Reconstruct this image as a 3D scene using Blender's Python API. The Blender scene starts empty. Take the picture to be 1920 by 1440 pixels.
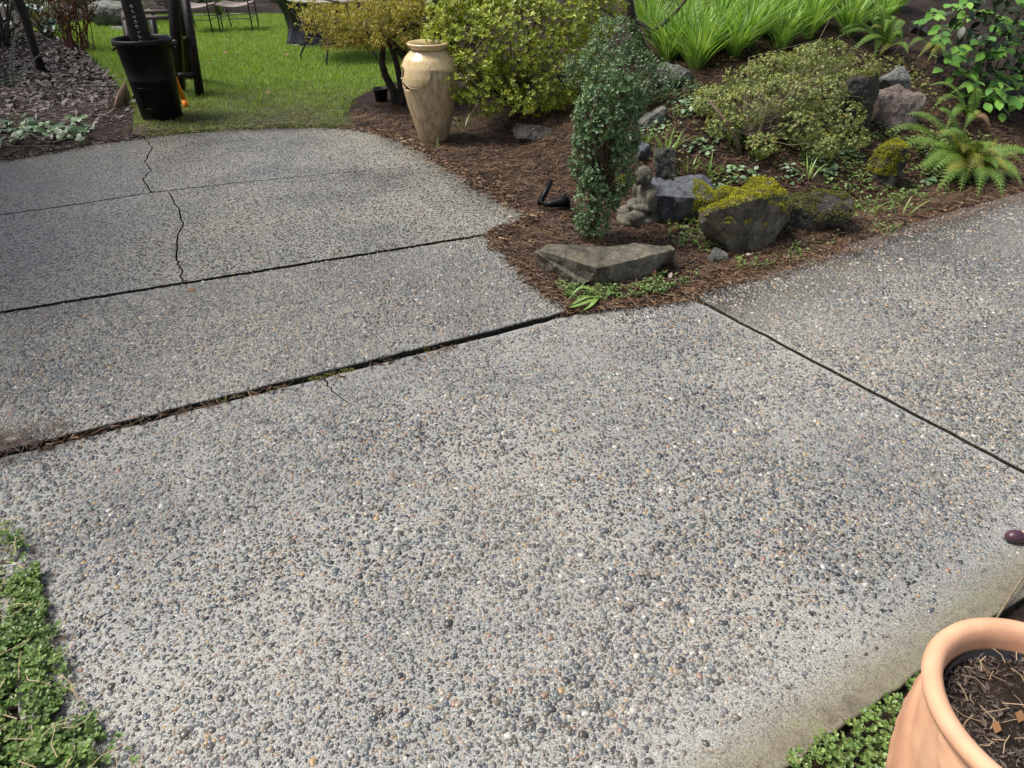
import bpy, bmesh, math, random
import numpy as np
from mathutils import Vector, Matrix, noise
from mathutils.geometry import delaunay_2d_cdt
R = math.radians
random.seed(7)
rng = np.random.default_rng(11)
S = bpy.context.scene
C = S.collection

# ------------------------------------------------------------------ camera, sky, sun, exposure
CAMH, PITCH, FPX = 1.6, R(34.0), 1300.0
cam = bpy.data.objects.new('camera', bpy.data.cameras.new('camera')); C.objects.link(cam)
cam.location = (0, 0, CAMH); cam.rotation_euler = (R(90) - PITCH, 0, 0)
cam.data.sensor_width = 36; cam.data.lens = 36 * FPX / 1920
cam.data.clip_start = 0.02; cam.data.clip_end = 1500
S.camera = cam
SUN_EL, SUN_AZ = R(58), R(-82)          # azimuth from +Y, clockwise positive; light comes from the left
W = bpy.data.worlds.new('World'); S.world = W; W.use_nodes = True
nt = W.node_tree; bg = nt.nodes['Background']
sky = nt.nodes.new('ShaderNodeTexSky'); sky.sky_type = 'NISHITA'; sky.sun_disc = False
sky.sun_elevation = SUN_EL; sky.sun_rotation = SUN_AZ; sky.air_density = 1.0; sky.dust_density = 3.0; sky.ozone_density = 1.0
hs = nt.nodes.new('ShaderNodeHueSaturation'); hs.inputs['Saturation'].default_value = 0.6
nt.links.new(sky.outputs[0], hs.inputs['Color']); nt.links.new(hs.outputs[0], bg.inputs['Color'])
bg.inputs['Strength'].default_value = 0.09
sun = bpy.data.objects.new('sun', bpy.data.lights.new('sun', 'SUN')); C.objects.link(sun)
sun.data.energy = 2.9; sun.data.angle = R(22); sun.data.color = (1.0, 0.97, 0.92)
sd = Vector((math.sin(SUN_AZ) * math.cos(SUN_EL), math.cos(SUN_AZ) * math.cos(SUN_EL), math.sin(SUN_EL)))
sun.rotation_euler = sd.to_track_quat('Z', 'Y').to_euler(); sun.location = (-8, 2, 12)
S.view_settings.view_transform = 'Standard'; S.view_settings.look = 'None'
S.view_settings.gamma = 1; S.view_settings.use_curve_mapping = False
S.view_settings.exposure = 0.8

# ------------------------------------------------------------------ surveying helpers (photo pixel -> place in the garden)
def ray(px, py):
    X = (px - 960) / FPX; U = (720 - py) / FPX
    return np.array([X, math.cos(PITCH) + U * math.sin(PITCH), -math.sin(PITCH) + U * math.cos(PITCH)])
def P(px, py, z=0.0):
    d = ray(px, py); k = (z - CAMH) / d[2]
    return Vector((d[0] * k, d[1] * k, z))
def PY(px, py, Y):
    d = ray(px, py); k = Y / d[1]
    return Vector((d[0] * k, Y, CAMH + d[2] * k))

# ------------------------------------------------------------------ mesh helpers
class MB:
    def __init__(s): s.v = []; s.f = []; s.n = 0; s.mi = []
    def add(s, V, *Fs):
        V = np.asarray(V, dtype=np.float64).reshape(-1, 3)
        for F in Fs:
            F = np.asarray(F, dtype=np.int64)
            if F.size: s.f.append(F + s.n)
        s.v.append(V); s.n += len(V); return s
    def polys(s, V, faces):
        by = {}
        for f in faces: by.setdefault(len(f), []).append(f)
        return s.add(V, *[np.array(x) for x in by.values()])
    def mesh(s, name, smooth=False):
        me = bpy.data.meshes.new(name)
        V = np.concatenate(s.v)
        loops = np.concatenate([f.ravel() for f in s.f]); tot = np.concatenate([np.full(len(f), f.shape[1]) for f in s.f])
        st = np.concatenate([[0], np.cumsum(tot)[:-1]])
        me.vertices.add(len(V)); me.vertices.foreach_set('co', V.ravel().astype(np.float32))
        me.loops.add(len(loops)); me.loops.foreach_set('vertex_index', loops.astype(np.int32))
        me.polygons.add(len(tot)); me.polygons.foreach_set('loop_start', st.astype(np.int32)); me.polygons.foreach_set('loop_total', tot.astype(np.int32))
        me.update(calc_edges=True)
        if smooth: me.polygons.foreach_set('use_smooth', np.ones(len(tot), dtype=bool))
        return me
    def build(s, name, mat, parent=None, smooth=False, **kw):
        return link(name, s.mesh(name, smooth), mat, parent, **kw)
def tag(o, label=None, cat=None, group=None, kind=None):
    if label: o['label'] = label
    if cat: o['category'] = cat
    if group: o['group'] = group
    if kind: o['kind'] = kind
    return o
def link(name, me, mat, parent=None, loc=None, **kw):
    o = bpy.data.objects.new(name, me); C.objects.link(o)
    if mat is not None and me is not None and not me.materials: me.materials.append(mat)
    if parent: o.parent = parent
    if loc is not None: o.location = loc
    return tag(o, **kw)
def empty(name, loc, label, cat, group=None, rz=0):
    o = bpy.data.objects.new(name, None); C.objects.link(o); o.location = loc; o.rotation_euler = (0, 0, rz)
    o.empty_display_size = .05
    return tag(o, label, cat, group)
def copy_tree(o, parent=None):
    c = o.copy(); C.objects.link(c); c.parent = parent
    for ch in list(o.children): copy_tree(ch, c)
    return c
def unit(v): return v / np.maximum(np.linalg.norm(v, axis=-1, keepdims=True), 1e-9)
def tube_arr(path, rad, sides=7, cap=True):
    path = [Vector(p) for p in path]; n = len(path)
    if not hasattr(rad, '__len__'): rad = [rad] * n
    V = []; F = []
    t0 = (path[1] - path[0]).normalized()
    ref = Vector((0, 0, 1)) if abs(t0.z) < .9 else Vector((1, 0, 0))
    a = t0.cross(ref).normalized()
    for i in range(n):
        t = (path[min(i + 1, n - 1)] - path[max(i - 1, 0)]).normalized()
        a = (a - t * a.dot(t)).normalized(); b = t.cross(a)
        for k in range(sides):
            an = 2 * math.pi * k / sides
            V.append(path[i] + (a * math.cos(an) + b * math.sin(an)) * rad[i])
    for i in range(n - 1):
        for k in range(sides):
            F.append((i * sides + k, i * sides + (k + 1) % sides, (i + 1) * sides + (k + 1) % sides, (i + 1) * sides + k))
    faces = F
    if cap: faces = F + [tuple(range(sides))[::-1], tuple(range((n - 1) * sides, n * sides))]
    return [tuple(v) for v in V], faces
def tube(mb, path, rad, sides=7, cap=True):
    V, F = tube_arr(path, rad, sides, cap); mb.polys(V, F)
def box(mb, c, s, rot=None):
    c = Vector(c); h = Vector(s) / 2
    vs = [Vector((x * h.x, y * h.y, z * h.z)) for x in (-1, 1) for y in (-1, 1) for z in (-1, 1)]
    if rot is not None: vs = [rot @ v for v in vs]
    mb.add([tuple(v + c) for v in vs], [(0, 1, 3, 2), (4, 6, 7, 5), (0, 4, 5, 1), (2, 3, 7, 6), (0, 2, 6, 4), (1, 5, 7, 3)])
def beam(mb, a, b, w, d, up=(0, 0, 1)):
    a = Vector(a); b = Vector(b); t = (b - a); L = t.length; t.normalize()
    u = Vector(up); s = t.cross(u)
    if s.length < 1e-4: s = t.cross(Vector((0, 1, 0)))
    s.normalize(); u = s.cross(t)
    M = Matrix((s, u, t)).transposed()
    box(mb, (a + b) / 2, (w, d, L), M)
def lathe(mb, prof, seg=48, fn=None, wrap=True):
    n = len(prof); V = []; F = []
    for r, z in prof:
        for k in range(seg):
            a = 2 * math.pi * k / seg
            p = (r * math.cos(a), r * math.sin(a), z)
            V.append(fn(p, a) if fn else p)
    for i in range(n - 1):
        for k in range(seg):
            F.append((i * seg + k, i * seg + (k + 1) % seg, (i + 1) * seg + (k + 1) % seg, (i + 1) * seg + k))
    mb.add(V, F); return V, F
def rand_unit(n):
    v = rng.normal(size=(n, 3)); return unit(v)
def leaf_arr(p, d, nrm, L, Wd, fold=0.18, big=False, droop=0.0):
    """p base, d direction, nrm approx normal; folded leaves."""
    p = np.asarray(p); d = unit(np.asarray(d)); nrm = np.asarray(nrm)
    s = unit(np.cross(d, nrm)); n = np.cross(s, d)
    L = np.asarray(L).reshape(-1, 1); Wd = np.asarray(Wd).reshape(-1, 1)
    N = len(p)
    if not big:
        v = np.stack([p, p + d * L * .5 + s * Wd / 2 + n * Wd * fold, p + d * L - n * L * droop, p + d * L * .5 - s * Wd / 2 + n * Wd * fold], 1)
        F = (np.arange(N) * 4)[:, None, None] + np.array([[0, 1, 2], [0, 2, 3]])[None]
        return v.reshape(-1, 3), F.reshape(-1, 3)
    rows = [(0, .0, 0), (.3, .9, .02), (.6, .95, -.01), (.85, .5, -.06), (1, 0, -.13)]
    vs = []
    for t, w, dz in rows:
        c = p + d * L * t + n * L * (dz - droop * t * t)
        if w == 0: vs.append(c)
        else: vs += [c + s * Wd / 2 * w + n * Wd * fold * w, c, c - s * Wd / 2 * w + n * Wd * fold * w]
    v = np.stack(vs, 1)      # 11 verts: 0 ; 1 2 3 ; 4 5 6 ; 7 8 9 ; 10
    T = np.array([[0, 1, 2], [0, 2, 3], [7, 10, 8], [8, 10, 9]]); Q = np.array([[1, 4, 5, 2], [2, 5, 6, 3], [4, 7, 8, 5], [5, 8, 9, 6]])
    o = (np.arange(N) * 11)[:, None, None]
    return v.reshape(-1, 3), (o + T[None]).reshape(-1, 3), (o + Q[None]).reshape(-1, 4)
def inpoly(pts, poly):
    x, y = pts[:, 0], pts[:, 1]; ins = np.zeros(len(pts), bool); n = len(poly)
    for i in range(n):
        x1, y1 = poly[i][:2]; x2, y2 = poly[(i + 1) % n][:2]
        c = ((y1 > y) != (y2 > y)); 
        with np.errstate(divide='ignore', invalid='ignore'):
            ins ^= c & (x < (x2 - x1) * (y - y1) / (y2 - y1 + 1e-12) + x1)
    return ins
def dpoly(pts, poly, closed=True):
    d = np.full(len(pts), 1e9); n = len(poly)
    for i in range(n if closed else n - 1):
        a = np.array(poly[i][:2]); b = np.array(poly[(i + 1) % n][:2]); ab = b - a
        t = np.clip(((pts[:, :2] - a) @ ab) / (ab @ ab + 1e-12), 0, 1)
        d = np.minimum(d, np.linalg.norm(pts[:, :2] - (a + t[:, None] * ab), axis=1))
    return d
_tab = rng.random((64, 64))
def vnoise(x, y, s=1.0, o=0):
    x = np.asarray(x) * s + 17.3 + o * 7.1; y = np.asarray(y) * s + 9.7 + o * 3.3
    xi = np.floor(x).astype(int); yi = np.floor(y).astype(int); fx = x - xi; fy = y - yi
    fx = fx * fx * (3 - 2 * fx); fy = fy * fy * (3 - 2 * fy)
    g = lambda a, b: _tab[a % 64, b % 64]
    return (g(xi, yi) * (1 - fx) + g(xi + 1, yi) * fx) * (1 - fy) + (g(xi, yi + 1) * (1 - fx) + g(xi + 1, yi + 1) * fx) * fy
def fbm(x, y, s=1.0, oct=4, o=0):
    t = 0; a = .5
    for i in range(oct): t = t + a * vnoise(x, y, s * 2 ** i, o + i); a *= .5
    return t

# ------------------------------------------------------------------ materials
def newmat(name):
    m = bpy.data.materials.new(name); m.use_nodes = True
    return m, m.node_tree.nodes, m.node_tree.links, m.node_tree.nodes['Principled BSDF']
def ramp(N, cols, interp='LINEAR'):
    r = N.new('ShaderNodeValToRGB'); cr = r.color_ramp; cr.interpolation = interp
    while len(cr.elements) < len(cols): cr.elements.new(.5)
    for e, (p, c) in zip(cr.elements, cols): e.position = p; e.color = (*c, 1)
    return r
def tex(N, L, kind, scale, detail=5, rough=.55, vec=None, **kw):
    t = N.new('ShaderNodeTex' + kind); t.inputs['Scale'].default_value = scale
    if kind == 'Noise': t.inputs['Detail'].default_value = detail; t.inputs['Roughness'].default_value = rough
    if vec is None:
        tc = N.new('ShaderNodeTexCoord'); vec = tc.outputs['Object']
    L.new(vec, t.inputs['Vector']); return t
def mix(N, L, a, b, fac, mode='MIX'):
    m = N.new('ShaderNodeMix'); m.data_type = 'RGBA'; m.blend_type = mode
    for s, v in ((m.inputs[0], fac), (m.inputs[6], a), (m.inputs[7], b)):
        if isinstance(v, (int, float)): s.default_value = v
        elif isinstance(v, tuple): s.default_value = (*v, 1)
        else: L.new(v, s)
    return m.outputs[2]
def bump(N, L, b, h, strength, dist):
    n = N.new('ShaderNodeBump'); n.inputs['Strength'].default_value = strength; n.inputs['Distance'].default_value = dist
    L.new(h, n.inputs['Height']); L.new(n.outputs[0], b.inputs['Normal']); return n
def noisy(name, cols, scale, rough=.7, bmp=.4, bdist=.01, bscale=None, metal=0, scale2=None, dark2=None, spec=.5):
    m, N, L, b = newmat(name)
    t = tex(N, L, 'Noise', scale); r = ramp(N, cols); L.new(t.outputs[0], r.inputs[0]); col = r.outputs[0]
    if scale2:
        t2 = tex(N, L, 'Noise', scale2, 4); r2 = ramp(N, [(.38, dark2), (.62, (1, 1, 1))]); L.new(t2.outputs[0], r2.inputs[0])
        col = mix(N, L, col, r2.outputs[0], 1.0, 'MULTIPLY')
    L.new(col, b.inputs['Base Color']); b.inputs['Roughness'].default_value = rough; b.inputs['Metallic'].default_value = metal
    b.inputs['Specular IOR Level'].default_value = spec
    if bmp:
        tb = tex(N, L, 'Noise', bscale or scale * 2, 6, .65); bump(N, L, b, tb.outputs[0], bmp, bdist)
    return m
def leafmat(name, cols, trans=.25, rough=.42, spec=.5, back=None):
    m, N, L, b = newmat(name)
    g = N.new('ShaderNodeNewGeometry'); r = ramp(N, cols); L.new(g.outputs['Random Per Island'], r.inputs[0])
    t = tex(N, L, 'Noise', 6, 3); r2 = ramp(N, [(.3, (.72, .74, .7)), (.7, (1.1, 1.08, 1.0))]); L.new(t.outputs[0], r2.inputs[0])
    col = mix(N, L, r.outputs[0], r2.outputs[0], 1.0, 'MULTIPLY')
    L.new(col, b.inputs['Base Color']); b.inputs['Roughness'].default_value = rough; b.inputs['Specular IOR Level'].default_value = spec
    tr = N.new('ShaderNodeBsdfTranslucent'); tc = mix(N, L, col, (1.0, 1.0, .45), 1.0, 'MULTIPLY'); L.new(tc, tr.inputs['Color'])
    ms = N.new('ShaderNodeMixShader'); ms.inputs[0].default_value = trans
    out = N['Material Output']; L.new(b.outputs[0], ms.inputs[1]); L.new(tr.outputs[0], ms.inputs[2]); L.new(ms.outputs[0], out.inputs['Surface'])
    return m
def spread(cols):
    n = len(cols); return [(i / max(1, n - 1), c) for i, c in enumerate(cols)]

PEB = [(0, (.04, .046, .056)), (.14, (.075, .085, .1)), (.27, (.03, .03, .032)), (.4, (.06, .052, .044)), (.52, (.11, .118, .128)), (.61, (.12, .098, .076)),
       (.72, (.2, .2, .19)), (.79, (.26, .205, .145)), (.85, (.095, .115, .108)), (.89, (.3, .25, .2)), (.93, (.24, .15, .11)), (.96, (.42, .4, .36)), (.985, (.33, .22, .1))]
def pebble_mat(name, per_object):
    m, N, L, b = newmat(name)
    if per_object: g = N.new('ShaderNodeObjectInfo'); src = g.outputs['Random']
    else: g = N.new('ShaderNodeNewGeometry'); src = g.outputs['Random Per Island']
    r = ramp(N, PEB, 'CONSTANT'); L.new(src, r.inputs[0])
    tc = N.new('ShaderNodeNewGeometry')
    t = tex(N, L, 'Noise', 260, 3, vec=tc.outputs['Position']); r2 = ramp(N, [(.3, (.75, .75, .76)), (.7, (1.3, 1.27, 1.2))]); L.new(t.outputs[0], r2.inputs[0])
    col = mix(N, L, r.outputs[0], r2.outputs[0], 1.0, 'MULTIPLY')
    t3 = tex(N, L, 'Noise', 1.1, 4, vec=tc.outputs['Position']); r3 = ramp(N, [(.42, (0, 0, 0)), (.66, (.2, .2, .2))]); L.new(t3.outputs[0], r3.inputs[0])
    col = mix(N, L, col, (.36, .34, .3), r3.outputs[0])          # cement film left on the stones
    L.new(col, b.inputs['Base Color'])
    r4 = ramp(N, [(.35, (.2, .2, .2)), (.65, (.45, .45, .45))]); L.new(t3.outputs[0], r4.inputs[0]); L.new(r4.outputs[0], b.inputs['Roughness'])
    return m
def concrete(name, pebbled, damp_line=None, smooth_line=None, stone=.33):
    m, N, L, b = newmat(name)
    tc = N.new('ShaderNodeTexCoord'); V = tc.outputs['Object']
    n1 = tex(N, L, 'Noise', 190, 4, .7, vec=V); r1 = ramp(N, [(.3, (.15, .147, .135)), (.5, (.37, .363, .336)), (.72, (.58, .57, .535))]); L.new(n1.outputs[0], r1.inputs[0])
    col = r1.outputs[0]
    gr = tex(N, L, 'Voronoi', 330, vec=V); sp = N.new('ShaderNodeSeparateColor'); L.new(gr.outputs['Color'], sp.inputs[0])
    rg = ramp(N, [(0, (.16, .155, .15)), (.2, (.7, .68, .64)), (.6, (1, 1, 1)), (.93, (1.12, 1.04, .92))], 'CONSTANT'); L.new(sp.outputs[0], rg.inputs[0])
    col = mix(N, L, col, rg.outputs[0], .75, 'MULTIPLY')
    h = n1.outputs[0]
    if pebbled:
        wv = tex(N, L, 'Noise', 40, 3, vec=V); ofs = N.new('ShaderNodeVectorMath'); ofs.operation = 'MULTIPLY_ADD'
        L.new(wv.outputs['Color'], ofs.inputs[0]); ofs.inputs[1].default_value = (.014, .014, .014); L.new(V, ofs.inputs[2])
        mp = N.new('ShaderNodeMapping'); mp.inputs['Scale'].default_value = (1, 1, .15); L.new(ofs.outputs[0], mp.inputs['Vector'])
        vo = tex(N, L, 'Voronoi', 74, vec=mp.outputs[0]); s2 = N.new('ShaderNodeSeparateColor'); L.new(vo.outputs['Color'], s2.inputs[0])
        pc = ramp(N, PEB, 'CONSTANT'); L.new(s2.outputs[0], pc.inputs[0])
        ma = N.new('ShaderNodeMath'); ma.operation = 'MULTIPLY_ADD'; L.new(s2.outputs[1], ma.inputs[0]); ma.inputs[1].default_value = .26; ma.inputs[2].default_value = stone
        lt = N.new('ShaderNodeMath'); lt.operation = 'LESS_THAN'; L.new(vo.outputs['Distance'], lt.inputs[0]); L.new(ma.outputs[0], lt.inputs[1])
        col = mix(N, L, col, pc.outputs[0], lt.outputs[0])
        inv = N.new('ShaderNodeMath'); inv.operation = 'SUBTRACT'; inv.inputs[0].default_value = .6; L.new(vo.outputs['Distance'], inv.inputs[1]); h = inv.outputs[0]
    st = tex(N, L, 'Noise', .9, 6, .6, vec=V); rs = ramp(N, [(.3, (.6, .61, .63)), (.48, (.9, .9, .9)), (.7, (1.1, 1.07, 1.0))]); L.new(st.outputs[0], rs.inputs[0])
    col = mix(N, L, col, rs.outputs[0], 1.0, 'MULTIPLY')
    def linemask(p, q, d0, d1, wob):
        nx, ny = -(q[1] - p[1]), q[0] - p[0]; l = math.hypot(nx, ny); nx /= l; ny /= l
        dt = N.new('ShaderNodeVectorMath'); dt.operation = 'DOT_PRODUCT'; L.new(V, dt.inputs[0]); dt.inputs[1].default_value = (nx, ny, 0)
        nn = tex(N, L, 'Noise', 7, 5, .65, vec=V)
        a = N.new('ShaderNodeMath'); a.operation = 'MULTIPLY_ADD'; L.new(nn.outputs[0], a.inputs[0]); a.inputs[1].default_value = wob; L.new(dt.outputs['Value'], a.inputs[2])
        mr = N.new('ShaderNodeMapRange'); L.new(a.outputs[0], mr.inputs[0]); o = nx * p[0] + ny * p[1] + wob * .5
        mr.inputs[1].default_value = o + d0; mr.inputs[2].default_value = o + d1; return mr.outputs[0]
    rough = None
    if damp_line:
        for (p, q, d0, d1, dc) in damp_line:
            k = linemask(p, q, d0, d1, .3); col = mix(N, L, col, dc, k, 'MULTIPLY')
    if smooth_line:
        p, q, d0, d1 = smooth_line; k = linemask(p, q, d0, d1, .08)
        ns = tex(N, L, 'Noise', 9, 6, .7, vec=V); r5 = ramp(N, [(.35, (.12, .1, .065)), (.5, (.2, .175, .12)), (.66, (.2, .2, .1))]); L.new(ns.outputs[0], r5.inputs[0])
        c5 = mix(N, L, r5.outputs[0], rg.outputs[0], .5, 'MULTIPLY'); mm = N.new('ShaderNodeMath'); mm.operation = 'MULTIPLY'; mm.inputs[1].default_value = .95; L.new(k, mm.inputs[0])
        col = mix(N, L, col, c5, mm.outputs[0])
    if pebbled:
        hc = N.new('ShaderNodeBrightContrast'); hc.inputs['Bright'].default_value = -.01; hc.inputs['Contrast'].default_value = .12; L.new(col, hc.inputs['Color']); col = hc.outputs[0]
    L.new(col, b.inputs['Base Color'])
    rr = ramp(N, [(.35, (.34, .34, .34)), (.6, (.62, .62, .62))]); L.new(st.outputs[0], rr.inputs[0]); L.new(rr.outputs[0], b.inputs['Roughness'])
    bump(N, L, b, h, .55 if pebbled else .5, .006 if pebbled else .003)
    return m
M = {}
M['soil'] = noisy('dark_soil', [(.3, (.018, .013, .01)), (.55, (.045, .032, .024)), (.75, (.085, .06, .043))], 60, .8, .9, .02, 90, scale2=3, dark2=(.55, .5, .45), spec=.15)
M['bed'] = noisy('needle_litter', [(.28, (.012, .008, .006)), (.5, (.045, .028, .019)), (.7, (.1, .065, .045)), (.85, (.17, .12, .085))], 75, .75, 1.0, .02, 120, scale2=3.5, dark2=(.35, .33, .33), spec=.15)
M['far_soil'] = noisy('ground_soil', [(.3, (.03, .025, .017)), (.7, (.08, .065, .045))], 8, .9, .6, .03, spec=.15)
M['lawn_plain'] = noisy('lawn_turf', [(.3, (.05, .06, .016)), (.5, (.1, .15, .026)), (.75, (.15, .24, .035))], 14, .75, .8, .02, 90, scale2=1.3, dark2=(.75, .68, .62))
def lawnmat():
    m, N, L, b = newmat('worn_lawn_turf'); tcn = N.new('ShaderNodeTexCoord'); V = tcn.outputs['Object']
    t = tex(N, L, 'Noise', 16, 5, vec=V); r = ramp(N, [(.3, (.05, .06, .016)), (.5, (.1, .15, .026)), (.75, (.16, .25, .035))]); L.new(t.outputs[0], r.inputs[0])
    t2 = tex(N, L, 'Noise', 3.2, 6, .65, vec=V); sp = N.new('ShaderNodeSeparateXYZ'); L.new(V, sp.inputs[0]); mr = N.new('ShaderNodeMapRange'); L.new(sp.outputs['Y'], mr.inputs[0]); mr.inputs[1].default_value = 6.4; mr.inputs[2].default_value = 9.2; mr.inputs[3].default_value = .34; mr.inputs[4].default_value = -.12
    ad = N.new('ShaderNodeMath'); ad.operation = 'ADD'; L.new(t2.outputs[0], ad.inputs[0]); L.new(mr.outputs[0], ad.inputs[1]); rm = ramp(N, [(.5, (0, 0, 0)), (.68, (1, 1, 1))]); L.new(ad.outputs[0], rm.inputs[0])
    t3 = tex(N, L, 'Noise', 45, 4, vec=V); mud = ramp(N, [(.3, (.02, .014, .009)), (.6, (.07, .055, .03)), (.8, (.12, .1, .05))]); L.new(t3.outputs[0], mud.inputs[0])
    L.new(mix(N, L, r.outputs[0], mud.outputs[0], rm.outputs[0]), b.inputs['Base Color']); b.inputs['Roughness'].default_value = .8; b.inputs['Specular IOR Level'].default_value = .2
    bump(N, L, b, t3.outputs[0], .8, .02); return m
M['lawn'] = lawnmat()
def lin(r, g, b): 
    f = lambda c: ((c / 255 + .055) / 1.055) ** 2.4 if c > 10 else c / 255 / 12.92
    return (f(r), f(g), f(b))
M['black_plastic'] = noisy('black_plastic', [(.3, (.003, .003, .0035)), (.7, (.006, .006, .0065))], 25, .45, .1, .003, 60, spec=.22)
M['black_cover'] = noisy('black_vinyl_cover', [(.3, (.008, .009, .012)), (.7, (.02, .022, .028))], 6, .3, .5, .02, 9)
M['dark_wood'] = noisy('dark_wet_wood', [(.3, (.007, .005, .005)), (.55, (.018, .013, .011)), (.8, (.04, .029, .024))], 26, .5, .6, .006, 60, spec=.3)
M['step_wood'] = noisy('weathered_slats', [(.3, (.06, .042, .034)), (.7, (.14, .1, .08))], 30, .55, .5, .004, 70)
M['bark'] = noisy('bark', [(.3, (.018, .014, .01)), (.6, (.05, .038, .028)), (.8, (.09, .08, .045))], 35, .8, 1.0, .015, 50)
M['stem_brown'] = noisy('brown_stem', [(.3, (.05, .032, .018)), (.7, (.12, .08, .045))], 50, .7, .5, .005)
M['twig'] = noisy('pale_twig', [(.3, (.11, .085, .05)), (.7, (.24, .19, .12))], 40, .7, .4, .004)
M['metal'] = noisy('dark_metal', [(.3, (.012, .013, .013)), (.7, (.025, .026, .026))], 30, .4, .1, .002, metal=.3)
M['pale_metal'] = noisy('tan_metal', [(.3, (.2, .18, .15)), (.7, (.3, .27, .23))], 30, .45, .1, .002)
M['sling'] = noisy('sling_fabric', [(.3, (.2, .15, .135)), (.7, (.29, .23, .21))], 60, .7, .4, .002, 300)
M['orange'] = noisy('orange_plastic', [(.3, (.85, .24, .01)), (.7, (.95, .33, .015))], 12, .4, .1, .002)
M['orange_faded'] = noisy('faded_orange_wood', [(.3, (.42, .16, .08)), (.7, (.6, .26, .15))], 30, .7, .3, .003)
M['white_ink'] = noisy('worn_white_print', [(.3, (.32, .33, .35)), (.7, (.6, .62, .65))], 80, .6, 0)
M['terra'] = noisy('terracotta', [(.25, (.5, .25, .15)), (.5, (.65, .36, .215)), (.75, (.74, .46, .28))], 4.5, .72, .25, .003, 120, scale2=14, dark2=(.9, .86, .84))
M['liner'] = noisy('black_liner', [(.3, (.01, .01, .011)), (.7, (.02, .02, .022))], 20, .4, .1, .002)
M['fibre'] = noisy('tan_fibre', [(.3, (.12, .07, .04)), (.7, (.3, .2, .13))], 60, .85, .8, .006, 140)
M['maroon'] = noisy('maroon_plastic', [(.3, (.045, .016, .03)), (.7, (.075, .03, .045))], 30, .35, .1, .002)
M['tan'] = noisy('tan_wood', [(.3, (.5, .36, .2)), (.7, (.62, .47, .28))], 20, .5, .1, .002)
M['chip'] = leafmat('bark_chips', spread([(.035, .024, .02), (.1, .072, .064), (.2, .155, .145), (.06, .042, .035)]), 0, .6)
M['potchip'] = leafmat('pot_chips', spread([(.03, .02, .016), (.07, .05, .04), (.12, .085, .07), (.05, .035, .03)]), 0, .65)
M['needle'] = leafmat('pine_needles', spread([(.07, .035, .02), (.17, .085, .048), (.28, .155, .09), (.035, .02, .014), (.4, .27, .17), (.05, .028, .018), (.12, .06, .035)]), .05, .6)
M['needle_dark'] = leafmat('dark_needles', spread([(.03, .016, .01), (.09, .045, .025), (.02, .012, .008), (.14, .075, .045), (.045, .025, .016)]), 0, .6)
M['needle_pale'] = leafmat('pale_needles', spread([(.34, .24, .14), (.42, .3, .19), (.25, .15, .09)]), .05, .6)
M['lawn_blade'] = leafmat('lawn_blades', spread([(.13, .2, .03), (.24, .38, .055), (.33, .48, .08), (.4, .55, .13), (.2, .33, .05), (.3, .34, .1)]), .4, .45)
M['worn'] = leafmat('worn_grass', spread([(.05, .05, .015), (.12, .14, .03), (.16, .2, .04), (.1, .075, .035), (.18, .24, .05), (.05, .035, .02)]), .2, .6)
M['azalea'] = leafmat('azalea_leaf', spread([(.14, .19, .025), (.28, .36, .04), (.44, .5, .06), (.55, .58, .1), (.36, .44, .05), (.2, .27, .035)]), .35, .42)
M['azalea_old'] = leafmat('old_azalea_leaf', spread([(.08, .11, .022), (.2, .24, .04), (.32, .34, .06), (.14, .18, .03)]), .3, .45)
M['lichen'] = leafmat('yellow_lichen', spread([(.22, .19, .04), (.45, .38, .07), (.6, .48, .08), (.45, .45, .14), (.3, .32, .1), (.55, .38, .05)]), .3, .7)
M['box'] = leafmat('boxwood_leaf', spread([(.04, .085, .03), (.08, .16, .06), (.16, .26, .11), (.06, .12, .045), (.28, .4, .22), (.11, .2, .075)]), .25, .4)
M['coto'] = leafmat('cotoneaster_leaf', spread([(.09, .14, .04), (.2, .28, .08), (.32, .39, .13), (.42, .46, .2), (.22, .29, .09), (.5, .36, .08)]), .3, .48)
M['longgrass'] = leafmat('long_grass', spread([(.1, .22, .03), (.22, .42, .06), (.36, .56, .12), (.16, .34, .05), (.46, .62, .24), (.28, .5, .08)]), .38, .36)
M['strap'] = leafmat('strap_leaf', spread([(.16, .28, .06), (.25, .4, .1), (.3, .42, .14)]), .3, .4)
M['fern'] = leafmat('fern_green', spread([(.09, .19, .035), (.16, .3, .055), (.22, .36, .07), (.27, .4, .08)]), .32, .48)
M['fern_yel'] = leafmat('fern_yellow', spread([(.25, .28, .05), (.34, .36, .08), (.42, .4, .1)]), .35, .5)
M['fern_brown'] = leafmat('fern_brown', spread([(.2, .12, .06), (.3, .19, .11)]), .2, .7)
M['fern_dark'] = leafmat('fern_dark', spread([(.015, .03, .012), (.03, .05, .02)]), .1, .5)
M['salal'] = leafmat('glossy_broad_leaf', spread([(.05, .13, .03), (.09, .22, .04), (.13, .28, .06), (.07, .17, .045)]), .22, .3)
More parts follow.
